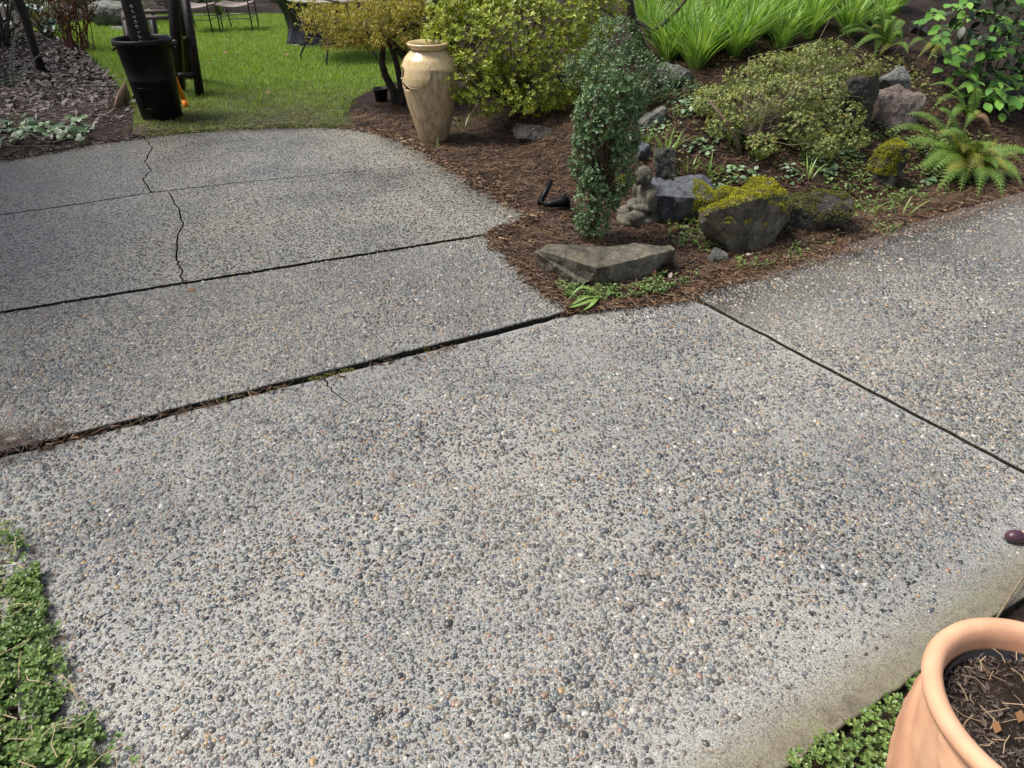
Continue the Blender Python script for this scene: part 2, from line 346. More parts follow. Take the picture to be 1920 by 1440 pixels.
def salal_m(nm, col):
    m, N, L, b = newmat(nm)
    o = N.new('ShaderNodeObjectInfo'); r = ramp(N, spread(col)); L.new(o.outputs['Random'], r.inputs[0])
    t = tex(N, L, 'Noise', 30, 4); r2 = ramp(N, [(.3, (.8, .82, .8)), (.7, (1.15, 1.1, 1.05))]); L.new(t.outputs[0], r2.inputs[0])
    c = mix(N, L, r.outputs[0], r2.outputs[0], 1, 'MULTIPLY'); L.new(c, b.inputs['Base Color']); b.inputs['Roughness'].default_value = .3
    tr = N.new('ShaderNodeBsdfTranslucent'); L.new(c, tr.inputs['Color']); ms = N.new('ShaderNodeMixShader'); ms.inputs[0].default_value = .2
    L.new(b.outputs[0], ms.inputs[1]); L.new(tr.outputs[0], ms.inputs[2]); L.new(ms.outputs[0], N['Material Output'].inputs['Surface'])
    w = tex(N, L, 'Noise', 60, 3); bump(N, L, b, w.outputs[0], .3, .004)
    return m
M['salal_o'] = salal_m('broad_leaf_green', [(.06, .16, .035), (.11, .27, .045), (.17, .36, .06), (.24, .44, .08), (.09, .22, .06)])
M['ivy_o'] = salal_m('ivy_leaf_green', [(.03, .075, .02), (.06, .13, .035), (.13, .21, .09), (.04, .09, .028)])
M['arch'] = leafmat('variegated_leaf', spread([(.1, .19, .08), (.22, .34, .19), (.34, .44, .3), (.14, .25, .11)]), .2, .5)
M['cress'] = leafmat('ground_cover_leaf', spread([(.06, .12, .025), (.13, .23, .05), (.21, .33, .085), (.29, .4, .13), (.08, .15, .035), (.16, .17, .05)]), .25, .45)
M['moss'] = leafmat('moss', spread([(.2, .2, .012), (.36, .36, .018), (.5, .47, .025), (.28, .28, .018)]), .15, .8)
M['moss_dark'] = leafmat('dark_moss', spread([(.07, .08, .014), (.15, .16, .022), (.22, .22, .025)]), .1, .8)
M['red_twig'] = noisy('red_twig', [(.3, (.09, .025, .018)), (.7, (.2, .06, .03))], 40, .6, .2, .003)
M['red_leaf'] = leafmat('reddish_leaf', spread([(.06, .08, .03), (.16, .06, .03), (.3, .07, .03), (.08, .1, .06), (.12, .15, .08)]), .2, .45)
M['dead_leaf'] = leafmat('dead_leaf', spread([(.5, .22, .06), (.3, .13, .05), (.45, .3, .18)]), .2, .6)
M['petal'] = leafmat('fallen_petal', spread([(.5, .35, .33), (.6, .5, .46)]), .2, .6)
M['orn_grass'] = leafmat('ornamental_grass', spread([(.07, .09, .04), (.14, .17, .08), (.24, .26, .14)]), .3, .5)
M['hedge'] = leafmat('hedge_leaf', spread([(.015, .025, .008), (.035, .055, .014), (.06, .08, .02)]), .2, .5)
def rockmat(name, cols, scale2=(.55, .55, .5), rough=.62, green=0.0):
    m, N, L, b = newmat(name)
    t = tex(N, L, 'Noise', 18, 8, .7); r = ramp(N, cols); L.new(t.outputs[0], r.inputs[0])
    s = tex(N, L, 'Noise', 170, 3, .7); rs = ramp(N, [(.32, (.35, .35, .35)), (.55, (1, 1, 1)), (.75, (1.5, 1.46, 1.38))]); L.new(s.outputs[0], rs.inputs[0])
    col = mix(N, L, r.outputs[0], rs.outputs[0], .9, 'MULTIPLY')
    t2 = tex(N, L, 'Noise', 5, 5); r2 = ramp(N, [(.4, scale2), (.6, (1, 1, 1))]); L.new(t2.outputs[0], r2.inputs[0]); col = mix(N, L, col, r2.outputs[0], .8, 'MULTIPLY')
    if green:
        g = tex(N, L, 'Noise', 9, 6, .7); rg = ramp(N, [(.52, (0, 0, 0)), (.66, (green,) * 3)]); L.new(g.outputs[0], rg.inputs[0]); col = mix(N, L, col, (.13, .125, .02), rg.outputs[0])
    li = tex(N, L, 'Noise', 42, 5, .6); rl = ramp(N, [(.6, (0, 0, 0)), (.68, (.55, .55, .55))]); L.new(li.outputs[0], rl.inputs[0]); col = mix(N, L, col, (.33, .33, .27), rl.outputs[0])     # pale lichen spots
    vc_ = tex(N, L, 'Voronoi', 9); vc_.feature = 'DISTANCE_TO_EDGE'; wv = tex(N, L, 'Noise', 12, 4); rv_ = ramp(N, [(.0, (.3, .29, .27)), (.035, (1, 1, 1))]); ml = N.new('ShaderNodeMath'); ml.operation = 'MULTIPLY'; L.new(vc_.outputs['Distance'], ml.inputs[0]); L.new(wv.outputs[0], ml.inputs[1]); L.new(ml.outputs[0], rv_.inputs[0])
    col = mix(N, L, col, rv_.outputs[0], .55, 'MULTIPLY')
    L.new(col, b.inputs['Base Color']); b.inputs['Roughness'].default_value = rough
    bb = tex(N, L, 'Noise', 55, 9, .75); bump(N, L, b, bb.outputs[0], 1.0, .02)
    return m
M['rock_tan'] = rockmat('brown_stone', [(.3, (.08, .066, .046)), (.5, (.2, .172, .125)), (.72, (.34, .305, .235))], green=.3)
M['rock_slate'] = rockmat('blue_grey_stone', [(.3, (.07, .075, .09)), (.5, (.15, .16, .19)), (.72, (.26, .27, .31))])
M['rock_grey'] = rockmat('grey_stone', [(.3, (.12, .12, .105)), (.5, (.22, .22, .2)), (.72, (.33, .33, .29))], green=.15)
M['rock_red'] = rockmat('pinkish_stone', [(.3, (.13, .1, .085)), (.5, (.24, .19, .165)), (.72, (.36, .26, .215))], (.7, .62, .55))
M['rock_dark'] = rockmat('dark_stone', [(.3, (.025, .022, .02)), (.5, (.055, .048, .042)), (.72, (.1, .09, .075))], green=.5)
M['statue'] = rockmat('weathered_cast_stone', [(.3, (.13, .115, .085)), (.5, (.26, .24, .19)), (.72, (.4, .38, .31))], (.5, .48, .4), .75, green=.55)

# ------------------------------------------------------------------ terrain
V2 = lambda p: (p.x, p.y)
EDGE_A, EDGE_B = P(1470, 1440), P(1920, 1120)         # front right border of the patio
ed = (EDGE_B - EDGE_A).normalized()
CURVE = [(-3, 16), (-.9, 9), (-.3, 6.95), (.3, 5.35), (.9, 4.5), (1.9, 4.42), (2.8, 4.9), (4.5, 5.9), (9, 8.6)]
BED = [(-.33, 3.95), (-.18, 3.75), (.0, 3.4), (.2, 2.98), (.26, 2.93), (.55, 3.02), (.93, 3.13), (1.56, 3.53), (2.1, 3.88), (2.76, 4.28), (3.6, 4.76), (5, 5.45), (10, 7.8), (10, 17), (-1.2, 17),
       (-1.0, 12), (-1.25, 9.2), (-1.75, 7.9), (-1.75, 7.0), (-1.5, 6.55), (-1.3, 6.5), (-.94, 6.1), (-.4, 5.18), (.16, 4.22), (.05, 4.14), (-.2, 4.03)]
cx = [c[0] for c in CURVE]; cy = [c[1] for c in CURVE]
def H(x, y):
    pts = np.stack([np.atleast_1d(x), np.atleast_1d(y)], 1).astype(float)
    u = dpoly(pts, CURVE, False) * np.where(pts[:, 1] > np.interp(pts[:, 0], cx, cy), 1, -1)
    up = np.maximum(u + .12, 0); h = 1.12 * (1 - np.exp(-(up ** 1.15) / 2.0))
    d = dpoly(pts, BED); e = np.clip(d / .16, 0, 1)
    h = h + (-.025 + .045 * e * (2 - e)) + .035 * (fbm(pts[:, 0], pts[:, 1], 3.5) - .47) * e + .03 * (fbm(pts[:, 0], pts[:, 1], 14, 3, 2) - .44) * e
    return h
_gx, _gy = np.arange(-4, 10, .04), np.arange(2, 18, .04)
_G = H(*[q.ravel() for q in np.meshgrid(_gx, _gy)]).reshape(len(_gy), len(_gx))
def Hq(x, y):
    fx = np.clip((np.asarray(x) + 4) / .04, 0, len(_gx) - 2.001); fy = np.clip((np.asarray(y) - 2) / .04, 0, len(_gy) - 2.001); i = fx.astype(int); j = fy.astype(int); u = fx - i; v = fy - j
    return (_G[j, i] * (1 - u) + _G[j, i + 1] * u) * (1 - v) + (_G[j + 1, i] * (1 - u) + _G[j + 1, i + 1] * u) * v
def Hs(x, y): return float(Hq(np.array([x]), np.array([y]))[0])
def onto(px, py):
    d = ray(px, py); k = np.arange(2.0, 16, .01); q = np.array([0, 0, CAMH]) + d[None] * k[:, None]
    i = int(np.argmax(q[:, 2] <= Hq(q[:, 0], q[:, 1]))); p = q[i]
    return Vector((p[0], p[1], Hs(p[0], p[1])))
def onto_many(pts): return H(pts[:, 0], pts[:, 1])
def resample(poly, step):
    out = []
    for i in range(len(poly)):
        a = np.array(poly[i][:2], float); b = np.array(poly[(i + 1) % len(poly)][:2], float); n = max(1, int(np.linalg.norm(b - a) / step))
        for k in range(n): out.append(tuple(a + (b - a) * k / n))
    return out
def sheet(name, poly, step, hf, mat, fine=None, **kw):
    bd = resample(poly, step)
    a = np.array(bd); lo = a.min(0); hi = a.max(0)
    pts = []
    gx, gy = np.meshgrid(np.arange(lo[0], hi[0], step), np.arange(lo[1], hi[1], step)); g = np.stack([gx.ravel(), gy.ravel()], 1)
    g = g + rng.uniform(-.3, .3, g.shape) * step
    g = g[inpoly(g, poly) & (dpoly(g, poly) > step * .5)]
    if fine:
        (x0, y0, x1, y1), fs = fine
        g = g[~((g[:, 0] > x0) & (g[:, 0] < x1) & (g[:, 1] > y0) & (g[:, 1] < y1))]
        gx, gy = np.meshgrid(np.arange(x0, x1, fs), np.arange(y0, y1, fs)); q = np.stack([gx.ravel(), gy.ravel()], 1); q = q + rng.uniform(-.3, .3, q.shape) * fs
        q = q[inpoly(q, poly) & (dpoly(q, poly) > fs * .6)]; g = np.concatenate([g, q])
    allp = [Vector(p) for p in bd] + [Vector(p) for p in g]
    v, e, f, *_ = delaunay_2d_cdt(allp, [], [list(range(len(bd)))], 1, 1e-5)
    vv = np.array([(p.x, p.y) for p in v]); z = hf(vv[:, 0], vv[:, 1])
    mb = MB(); mb.polys(np.column_stack([vv, z]), [tuple(x) for x in f])
    return mb.build(name, mat, smooth=True, **kw)
mb = MB(); mb.add([(-300, -100, -.16), (300, -100, -.16), (300, 500, -.16), (-300, 500, -.16)], [(0, 1, 2, 3)])
mb.build('ground', M['far_soil'], kind='structure', label='bare soil ground under and around the whole garden', cat='ground')
sheet('garden_bed', BED, .16, H, M['bed'], fine=((-1.6, 2.9, 4.2, 7.2), .045), kind='structure', label='brown needle covered garden bed rising to a mound', cat='garden bed')
LAWN = [(-3.35, 6.3), (-2.6, 6.4), (-1.3, 6.4), (-1.3, 6.75), (-1.6, 7.1), (-1.6, 7.9), (-1.1, 9.2), (-.85, 12), (-1.05, 17), (-2.6, 15.6), (-4.4, 15.2), (-7.3, 15.6), (-8.2, 13.2), (-6.6, 11.6), (-4.7, 8.8), (-3.75, 7.2)]
def HL(x, y): return .0 + .03 * (fbm(x, y, 2.2) - .47) + .012 * (fbm(x, y, 11, 3, 3) - .45)
sheet('lawn', LAWN, .12, HL, M['lawn'], kind='structure', label='green lawn behind the patio, muddy near the concrete', cat='lawn')
LBED = [(-3.3, 6.28), (-3.7, 7.2), (-4.65, 8.8), (-6.55, 11.6), (-8.15, 13.2), (-7.25, 15.7), (-4.4, 15.3), (-2.6, 15.7), (-1.1, 17), (-1.1, 24), (-22, 24), (-22, 5), (-5.6, 4.2), (-4.1, 5.45), (-3.5, 6.05)]
def HB(x, y):
    pts = np.stack([np.atleast_1d(x), np.atleast_1d(y)], 1).astype(float); e = np.clip(dpoly(pts, LBED) / .3, 0, 1)
    return -.02 + .07 * e + .05 * (fbm(x, y, 2.5, 4, 5) - .45) * e
sheet('mulch_bed', LBED, .2, HB, M['soil'], kind='structure', label='dark mulched bed on the left beyond the patio', cat='garden bed')

# ------------------------------------------------------------------ patio: slabs, cracks, exposed pebbles
ZF, ZM, ZK, ZR = 0.0, .016, .02, .008
def jag(pts, n, amp, seed):
    """subdivide a polyline and wobble it like a crack"""
    r = np.random.default_rng(seed); out = []
    pts = [np.array(p[:2], float) for p in pts]
    for i in range(len(pts) - 1):
        a, b = pts[i], pts[i + 1]; t = b - a; nn = np.array([-t[1], t[0]]) / (np.linalg.norm(t) + 1e-9)
        for k in range(n):
            q = a + t * k / n
            out.append(q + (nn * r.normal() * amp if k else 0))
    out.append(pts[-1]); return np.array(out)
def offs(line, w):
    t = np.gradient(line, axis=0); t /= np.linalg.norm(t, axis=1, keepdims=True) + 1e-9
    return line + np.stack([-t[:, 1], t[:, 0]], 1) * np.asarray(w).reshape(-1, 1)
def ip(a, b, t): return a + (b - a) * t
A0, A1 = P(0, 583, ZK), P(905, 439, ZK); B0, B1 = P(90, 822, ZM), P(1062, 583, ZM)
adir = (A1 - A0).normalized(); bdir = (B1 - B0).normalized()
AL = A0 - adir * 3.0; BL = B0 - bdir * 2.6
an = Vector((-adir.y, adir.x, 0)); bn = Vector((-bdir.y, bdir.x, 0))
def edge_line(a, b, n, amp, seed): return jag([a, b], n, amp, seed)
lineA = edge_line(AL, A1, 110, .0022, 1); lineB = edge_line(BL, B1, 110, .0026, 2)
A_back, A_front = offs(lineA, .0), offs(lineA, -.021)
B_back, B_front = offs(lineB, .0), offs(lineB, -.026)
JC0, JC1 = P(1288, 552, 0), P(1920, 885, 0); cdir = (JC1 - JC0).normalized(); JCE = JC0 + cdir * 2.02
lineC = edge_line(JC0, JCE, 40, .002, 3); C_f, C_r = offs(lineC, -.007), offs(lineC, .009)
patio = None
mb = MB()
base = [(-.1, .0), (1.2, .75), (5.2, 3.2), (9.5, 5.5), (9.5, 7.4), (5, 5.38), (3.6, 4.7), (2.76, 4.22), (1.56, 3.47), (.9, 3.12), (.3, 2.98), (.1, 4.1), (-.5, 5.2), (-1, 6.05), (-1.35, 6.42), (-2.6, 6.42), (-3.5, 5.95), (-4.1, 5.4), (-5.5, 4.2), (-5.5, 0)]
f, _, T, *_ = delaunay_2d_cdt([Vector(p) for p in base], [], [list(range(len(base)))], 1, 1e-5)
mb.polys([(p.x, p.y, -.034) for p in f], [tuple(x) for x in T])
patio = mb.build('patio', M['soil'], kind='structure', label='wet exposed aggregate concrete patio of cracked slabs', cat='patio')
def slab(poly, z, mat, thick=.1, bev=.006, thin=()):
    me = bpy.data.meshes.new('slab'); bm = bmesh.new()
    vs = [bm.verts.new((p[0], p[1], z)) for p in poly]; top = bm.faces.new(vs)
    if top.normal.z < 0: bmesh.ops.reverse_faces(bm, faces=[top])
    bm.normal_update()
    if top.normal.z < 0: top.normal_flip()
    # ring bevel built by hand: top outline pulled in, rounded shoulder, straight side
    loop = [v.co.copy() for v in top.verts]; n = len(loop); bm.clear()
    L = np.array([(p.x, p.y) for p in loop]); tn = np.roll(L, -1, 0) - np.roll(L, 1, 0); tn /= np.linalg.norm(tn, axis=1, keepdims=True) + 1e-9
    inn = np.stack([-tn[:, 1], tn[:, 0]], 1)
    ks = np.ones(n)
    for q in thin: ks[np.linalg.norm(L - np.array(q), axis=1) < 1e-5] = .06
    rings = [(bev * 1.0, 0), (bev * .35, -bev * .3), (0, -bev * 1.0), (0, -thick)]
    rv = [[bm.verts.new((L[i, 0] + inn[i, 0] * o * ks[i], L[i, 1] + inn[i, 1] * o * ks[i], z + (dz * ks[i] if dz > -thick else dz))) for i in range(n)] for o, dz in rings]
    cv, _, cf, ov, *_r = delaunay_2d_cdt([Vector(v.co[:2]) for v in rv[0]], [], [list(range(n))], 1, 1e-7)
    for t in cf:
        ids = [ov[k][0] for k in t]
        if len(set(ids)) == 3:
            try: bm.faces.new([rv[0][k] for k in ids])
            except ValueError: pass
    for a, b in zip(rv[:-1], rv[1:]):
        for i in range(n): 
            j = (i + 1) % n; bm.faces.new((a[j], a[i], b[i], b[j]))
    bm.normal_update(); bm.to_mesh(me); bm.free()
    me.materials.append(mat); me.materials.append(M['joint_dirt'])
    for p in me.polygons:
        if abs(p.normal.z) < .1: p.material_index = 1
    return link('slab', me, None, patio)
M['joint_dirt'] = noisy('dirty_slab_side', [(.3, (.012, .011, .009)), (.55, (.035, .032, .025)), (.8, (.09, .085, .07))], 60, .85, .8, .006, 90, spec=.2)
bed_edge = (tuple(P(1480, 490))[:2], tuple(P(1750, 400))[:2])
M['conc_front'] = concrete('front_concrete', False, smooth_line=((EDGE_A.x, EDGE_A.y), (EDGE_B.x, EDGE_B.y), .15, .04))
M['conc_mid'] = concrete('middle_concrete', True, stone=.06)
M['conc_right'] = concrete('right_concrete', True, stone=.06, damp_line=[(bed_edge[0], bed_edge[1], -.5, -.04, (.28, .24, .2))])
M['conc_back'] = concrete('back_concrete', True, damp_line=[(V2(P(0, 300)), V2(P(268, 255)), -1.7, .1, (.5, .5, .5)), (V2(P(1010, 410)), V2(P(765, 265)), .28, .0, (.55, .52, .48)), (V2(P(300, 252)), V2(P(640, 236)), -.25, .02, (.45, .43, .4))])
# front slab, with a dead-end crack running in from the joint
crk = jag([P(606, 708), P(622, 733), P(660, 758), P(684, 768)], 5, .0035, 21)
wid = np.linspace(.0045, .0004, len(crk))
jB = [tuple(p) for p in B_front if p[0] > -3.0]
ci = int(np.argmin(np.linalg.norm(np.array(jB) - crk[0], axis=1)))
notch = [tuple(p) for p in offs(crk, -wid)] + [tuple(p) for p in offs(crk, wid)[::-1]]
crk2 = jag([P(1040, 598), P(1056, 622), P(1085, 660)], 4, .003, 22); wid2 = np.linspace(.002, .0002, len(crk2))
ci2 = int(np.argmin(np.linalg.norm(np.array(jB) - crk2[0], axis=1)))
notch2 = [tuple(p) for p in offs(crk2, -wid2)] + [tuple(p) for p in offs(crk2, wid2)[::-1]]
# going along joint B towards +x, slab lies on the right-hand side
front = jB[:ci] + notch + jB[ci + 1:ci2] + notch2 + jB[ci2 + 1:] + [V2(P(1120, 576)), V2(P(1200, 568)), V2(P(1275, 556))] + [tuple(p) for p in C_f]
EC = JCE
tE = (Vector((EC.x, EC.y)) - Vector((EDGE_A.x, EDGE_A.y))).dot(Vector((ed.x, ed.y)))
def edge_pt(s): return (EDGE_A.x + ed.x * s, EDGE_A.y + ed.y * s)
front = front[:-6]
eline = jag([edge_pt(1.48), edge_pt(-.9)], 40, .003, 9)
cr3 = jag([P(1880, 1148), P(1845, 1128), P(1797, 1112)], 5, .002, 31)
front += [tuple(p) for p in eline] + [(-.45, .33), (-.9, .62), (-1.2, .95), (-1.45, 1.28), (-1.75, 1.48), (-2.4, 1.38), (-2.95, 1.2)]
front_plain = [q for q in front if q not in set(notch + notch2)]
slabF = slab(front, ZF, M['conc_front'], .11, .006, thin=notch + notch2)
mid = [tuple(p) for p in A_front] + [V2(P(945, 468, ZM)), V2(P(1000, 522, ZM)), V2(P(1040, 562, ZM))] + [tuple(p) for p in B_back[::-1]]
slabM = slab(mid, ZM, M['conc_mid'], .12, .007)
right = [tuple(p) for p in C_r[:-4]] + [edge_pt(1.62), edge_pt(5.0), (9.5, 5.5), (9.5, 7.3), (5.1, 5.4), (3.6, 4.78), (2.76, 4.31), (2.1, 3.91), (1.56, 3.56), V2(P(1330, 532))]
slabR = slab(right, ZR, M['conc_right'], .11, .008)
# back slab, broken into four by cracks
Hc = jag([P(-420, 470, ZK), P(0, 402, ZK), P(110, 388, ZK), P(283, 361, ZK), P(318, 357, ZK), P(420, 345, ZK), P(560, 331, ZK), P(660, 322, ZK), P(830, 307, ZK)], 9, .005, 41)
hw = np.interp(Hc[:, 0], [-4, -2.4, -1.2, -.6], [.009, .009, .005, .002])
iV1 = int(np.argmin(np.linalg.norm(Hc - np.array(V2(P(285, 361, ZK))), axis=1))); iV2 = int(np.argmin(np.linalg.norm(Hc - np.array(V2(P(315, 358, ZK))), axis=1)))
V1 = jag([P(268, 255, ZK), P(286, 276, ZK), P(271, 303, ZK), P(284, 318, ZK), P(268, 335, ZK), tuple(Hc[iV1])], 7, .005, 42)
Vc2 = jag([tuple(Hc[iV2]), P(334, 388, ZK), P(343, 422, ZK), P(333, 442, ZK), P(331, 488, ZK), P(341, 504, ZK), P(340, 520, ZK), P(346, 530, ZK)], 6, .0045, 43)
w1 = np.full(len(V1), .0045); w2 = np.full(len(Vc2), .0042)
backline = [P(-420, 380, ZK), P(-120, 322, ZK), P(0, 299, ZK), P(95, 282, ZK), P(190, 265, ZK), P(268, 255, ZK)]
backline2 = [P(268, 255, ZK), P(420, 241, ZK), P(560, 236, ZK), P(640, 236, ZK), P(690, 241, ZK), P(735, 252, ZK), P(765, 265, ZK), P(830, 305, ZK)]
tl = [tuple(p) for p in jag(backline, 6, .006, 51)][:-1] + [tuple(p) for p in offs(V1, -w1)] + [tuple(p) for p in offs(Hc[:iV1 + 1], hw[:iV1 + 1])[::-1]][1:]
tr = [tuple(p) for p in jag(backline2, 6, .004, 52)][1:] + [tuple(p) for p in offs(Hc[iV1:], hw[iV1:])[::-1]][1:-1] + [tuple(p) for p in offs(V1, w1)[::-1]][1:]
iA = int(np.argmin(np.linalg.norm(A_back - Vc2[-1], axis=1)))
bl = [tuple(p) for p in offs(Hc[:iV2 + 1], -hw[:iV2 + 1])][:-1] + [tuple(p) for p in offs(Vc2, -w2)][:-1] + [tuple(p) for p in A_back[:iA][::-1]]
br = [tuple(p) for p in offs(Hc[iV2:], -hw[iV2:])] + [V2(P(920, 357, ZK)), V2(P(1006, 407, ZK)), V2(P(975, 421, ZK)), V2(P(925, 434, ZK))] + [tuple(p) for p in A_back[iA + 1:][::-1]] + [tuple(p) for p in offs(Vc2, w2)[::-1]][1:-1]
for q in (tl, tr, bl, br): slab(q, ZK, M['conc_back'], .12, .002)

# exposed aggregate
def pebble_shape(sides, rings, seed, flat=.55):
    r = np.random.default_rng(seed); V = [(0, 0, flat)]; F = []
    ang = np.arange(sides) * 2 * math.pi / sides; rad = 1.08 + r.normal(0, .13, sides); el = .52 + r.random() * .36
    prof = [(.62, .8), (1.0, .2), (.98, -.25)] if rings == 3 else ([(.66, .72), (1.0, -.1)] if rings == 2 else [(1.0, -.08)])
    for q, h in prof:
        for a, k in zip(ang, rad): V.append((q * k * math.cos(a), q * k * math.sin(a) * el, h * flat))
    for i in range(sides): F.append((0, 1 + i, 1 + (i + 1) % sides))
    for j in range(len(prof) - 1):
        o = 1 + j * sides
        for i in range(sides):
            i2 = (i + 1) % sides; F += [(o + i, o + sides + i, o + sides + i2), (o + i, o + sides + i2, o + i2)]
    return np.array(V), np.array(F)
SH_N = [pebble_shape(7, 2, s, .4 + .09 * (s % 3)) for s in range(8)]
SH_M = [pebble_shape(5, 2, s + 20, .42 + .09 * (s % 3)) for s in range(6)]
SH_T = [pebble_shape(5, 1, s + 60, .5) for s in range(4)]
SH_F = [pebble_shape(5, 2, s + 40, .55) for s in range(6)]
def scatter_pebbles(poly, z, parent, bounds, dens=1.0, smooth_edge=False, singles=0):
    x0, y0, x1, y1 = bounds; sp = .0112
    gx, gy = np.meshgrid(np.arange(x0, x1, sp), np.arange(y0, y1, sp * .9)); gx[::2] += sp / 2
    p = np.stack([gx.ravel(), gy.ravel()], 1); p += rng.uniform(-.42, .42, p.shape) * sp
    vis = (np.abs(p[:, 0]) < (p[:, 1] * .83 + .7) * .8 + .22)
    p = p[vis]; p = p[inpoly(p, poly)]; d = dpoly(p, poly); p = p[d > .006]; d = d[d > .006]
    nz = fbm(p[:, 0], p[:, 1], 5.5, 4, 7); keep = rng.random(len(p)) < np.clip(.74 + (nz - .3) * 1.2, .6, 1) * dens
    if smooth_edge:
        e = (p[:, 0] - EDGE_A.x) * -ed.y + (p[:, 1] - EDGE_A.y) * ed.x
        e = e + .07 * (fbm(p[:, 0], p[:, 1], 9, 3, 4) - .45)
        keep &= (e > .1) & (rng.random(len(p)) < np.clip((e - .08) / .2, 0.03, 1))
        le = np.clip(dpoly(p, front_plain) / .05, .25, 1); keep &= rng.random(len(p)) < le
    p = p[keep]
    r = np.clip(rng.lognormal(math.log(.0056), .3, len(p)), .0032, .0105) * (.85 + .5 * fbm(p[:, 0], p[:, 1], 2.3, 3, 9) )
    big = rng.random(len(p)) < .012; r[big] *= 1.5
    dist = np.hypot(p[:, 0], p[:, 1])
    rot = rng.uniform(0, 2 * math.pi, len(p)); tilt = rng.normal(0, .12, (len(p), 2)); zz = z + rng.uniform(-.0012, .0006, len(p)) - r * .04
    if singles or True:      # small grit between the stones, near the camera only
        q = p[dist < 2.7]; q = np.repeat(q, 2, 0)[: int(len(q) * .8)] + rng.uniform(-.009, .009, (int(len(q) * .8), 2)); q = q[inpoly(q, poly)]
        q = q[dpoly(q, poly) > .006]; rt = rng.uniform(.0013, .0026, len(q))
        p = np.concatenate([p, q]); r = np.concatenate([r, rt]); dist = np.hypot(p[:, 0], p[:, 1]); rot = rng.uniform(0, 2 * math.pi, len(p)); tilt = rng.normal(0, .12, (len(p), 2)); zz = np.concatenate([zz, np.full(len(q), z)])
    # the stones that show largest are objects of their own
    S1 = np.zeros(len(p), bool)
    if singles:
        px = p[:, 0] / (p[:, 1] * math.cos(PITCH) + CAMH * math.sin(PITCH)) * FPX
        inview = (np.abs(px) < 930) & (p[:, 1] > .86)
        size = r / (dist ** 2 + CAMH ** 2) ** .5; size[~inview] = 0
        idx = np.argsort(-size)[:singles]; S1[idx] = True
        mats = [M['pebble_o']]; meshes = []
        for s in range(8):
            V, F = pebble_shape(10, 3, s + 70, .42 + .09 * (s % 3)); m2 = MB(); m2.add(V, F); me = m2.mesh('pebble', True); me.materials.append(M['pebble_o']); meshes.append(me)
        for k, i in enumerate(idx):
            o = link('pebble', meshes[k % 8], None, parent, loc=(p[i, 0], p[i, 1], zz[i])); o.scale = (r[i],) * 3; o.rotation_euler = (tilt[i, 0], tilt[i, 1], rot[i])
    mbp = MB(); lod = np.where(dist < 1.9, 0, np.where(dist < 3.0, 1, 2)); lod[r < .0028] = 3; lod[S1] = 9
    pick = rng.integers(0, 8, len(p))
    for lv, SH in ((0, SH_N), (1, SH_M), (2, SH_F), (3, SH_T)):
        for s in range(len(SH)):
            ii = np.where((lod == lv) & (pick % len(SH) == s))[0]
            if not len(ii): continue
            V, F = SH[s]; c, sn = np.cos(rot[ii])[:, None], np.sin(rot[ii])[:, None]
            X = (V[None, :, 0] * c - V[None, :, 1] * sn); Y = (V[None, :, 0] * sn + V[None, :, 1] * c); Z = V[None, :, 2] + X * tilt[ii, :1] + Y * tilt[ii, 1:]
            q = np.stack([X * r[ii, None] + p[ii, 0:1], Y * r[ii, None] + p[ii, 1:2], Z * r[ii, None] + zz[ii, None]], 2)
            FF = (np.arange(len(ii)) * len(V))[:, None, None] + F[None]
            mbp.add(q.reshape(-1, 3), FF.reshape(-1, 3))
    mbp.build('pebbles', M['pebble'], parent, smooth=True, kind='stuff')
M['pebble'] = pebble_mat('pebble_stone', False); M['pebble_o'] = pebble_mat('single_pebble_stone', True)
scatter_pebbles(front, ZF, slabF, (-2.3, .55, 2.2, 3.3), 1.0, True, 300)
scatter_pebbles(mid, ZM, slabM, (-3.3, 1.2, .4, 4.0), 1.0)
scatter_pebbles(right, ZR, slabR, (.8, 1.2, 4.6, 5.0), .95)

# ------------------------------------------------------------------ narrow beds beside the front slab
SIDE = [(-.38, .25), (-.84, .6), (-1.12, .93), (-1.38, 1.25), (-1.68, 1.47), (-2.35, 1.36), (-4, .9), (-4, -.4), (-.38, -.4)]
def HSIDE(x, y):
    pts = np.stack([x, y], 1); e = np.clip(dpoly(pts, SIDE) / .12, 0, 1); return -.03 + .05 * e + .02 * (fbm(x, y, 9, 3) - .45) * e
sheet('side_bed', SIDE, .05, HSIDE, M['bed'], kind='structure', label='soil strip with ground cover left of the front slab', cat='garden bed')
PB = [edge_pt(-.9), edge_pt(1.3), edge_pt(5.0), (6, 1.2), (2, -.4), (-.1, -.3)]
PB = [(p[0] - ed.y * .02, p[1] + ed.x * .02) for p in PB[:3]] + PB[3:]
def HPB(x, y):
    pts = np.stack([x, y], 1); e = np.clip(dpoly(pts, PB) / .15, 0, 1); return -.05 + .03 * e + .02 * (fbm(x, y, 9, 3, 1) - .45) * e
sheet('planting_strip', PB, .06, HPB, M['bed'], kind='structure', label='soil strip beside the front right edge of the patio', cat='garden bed')

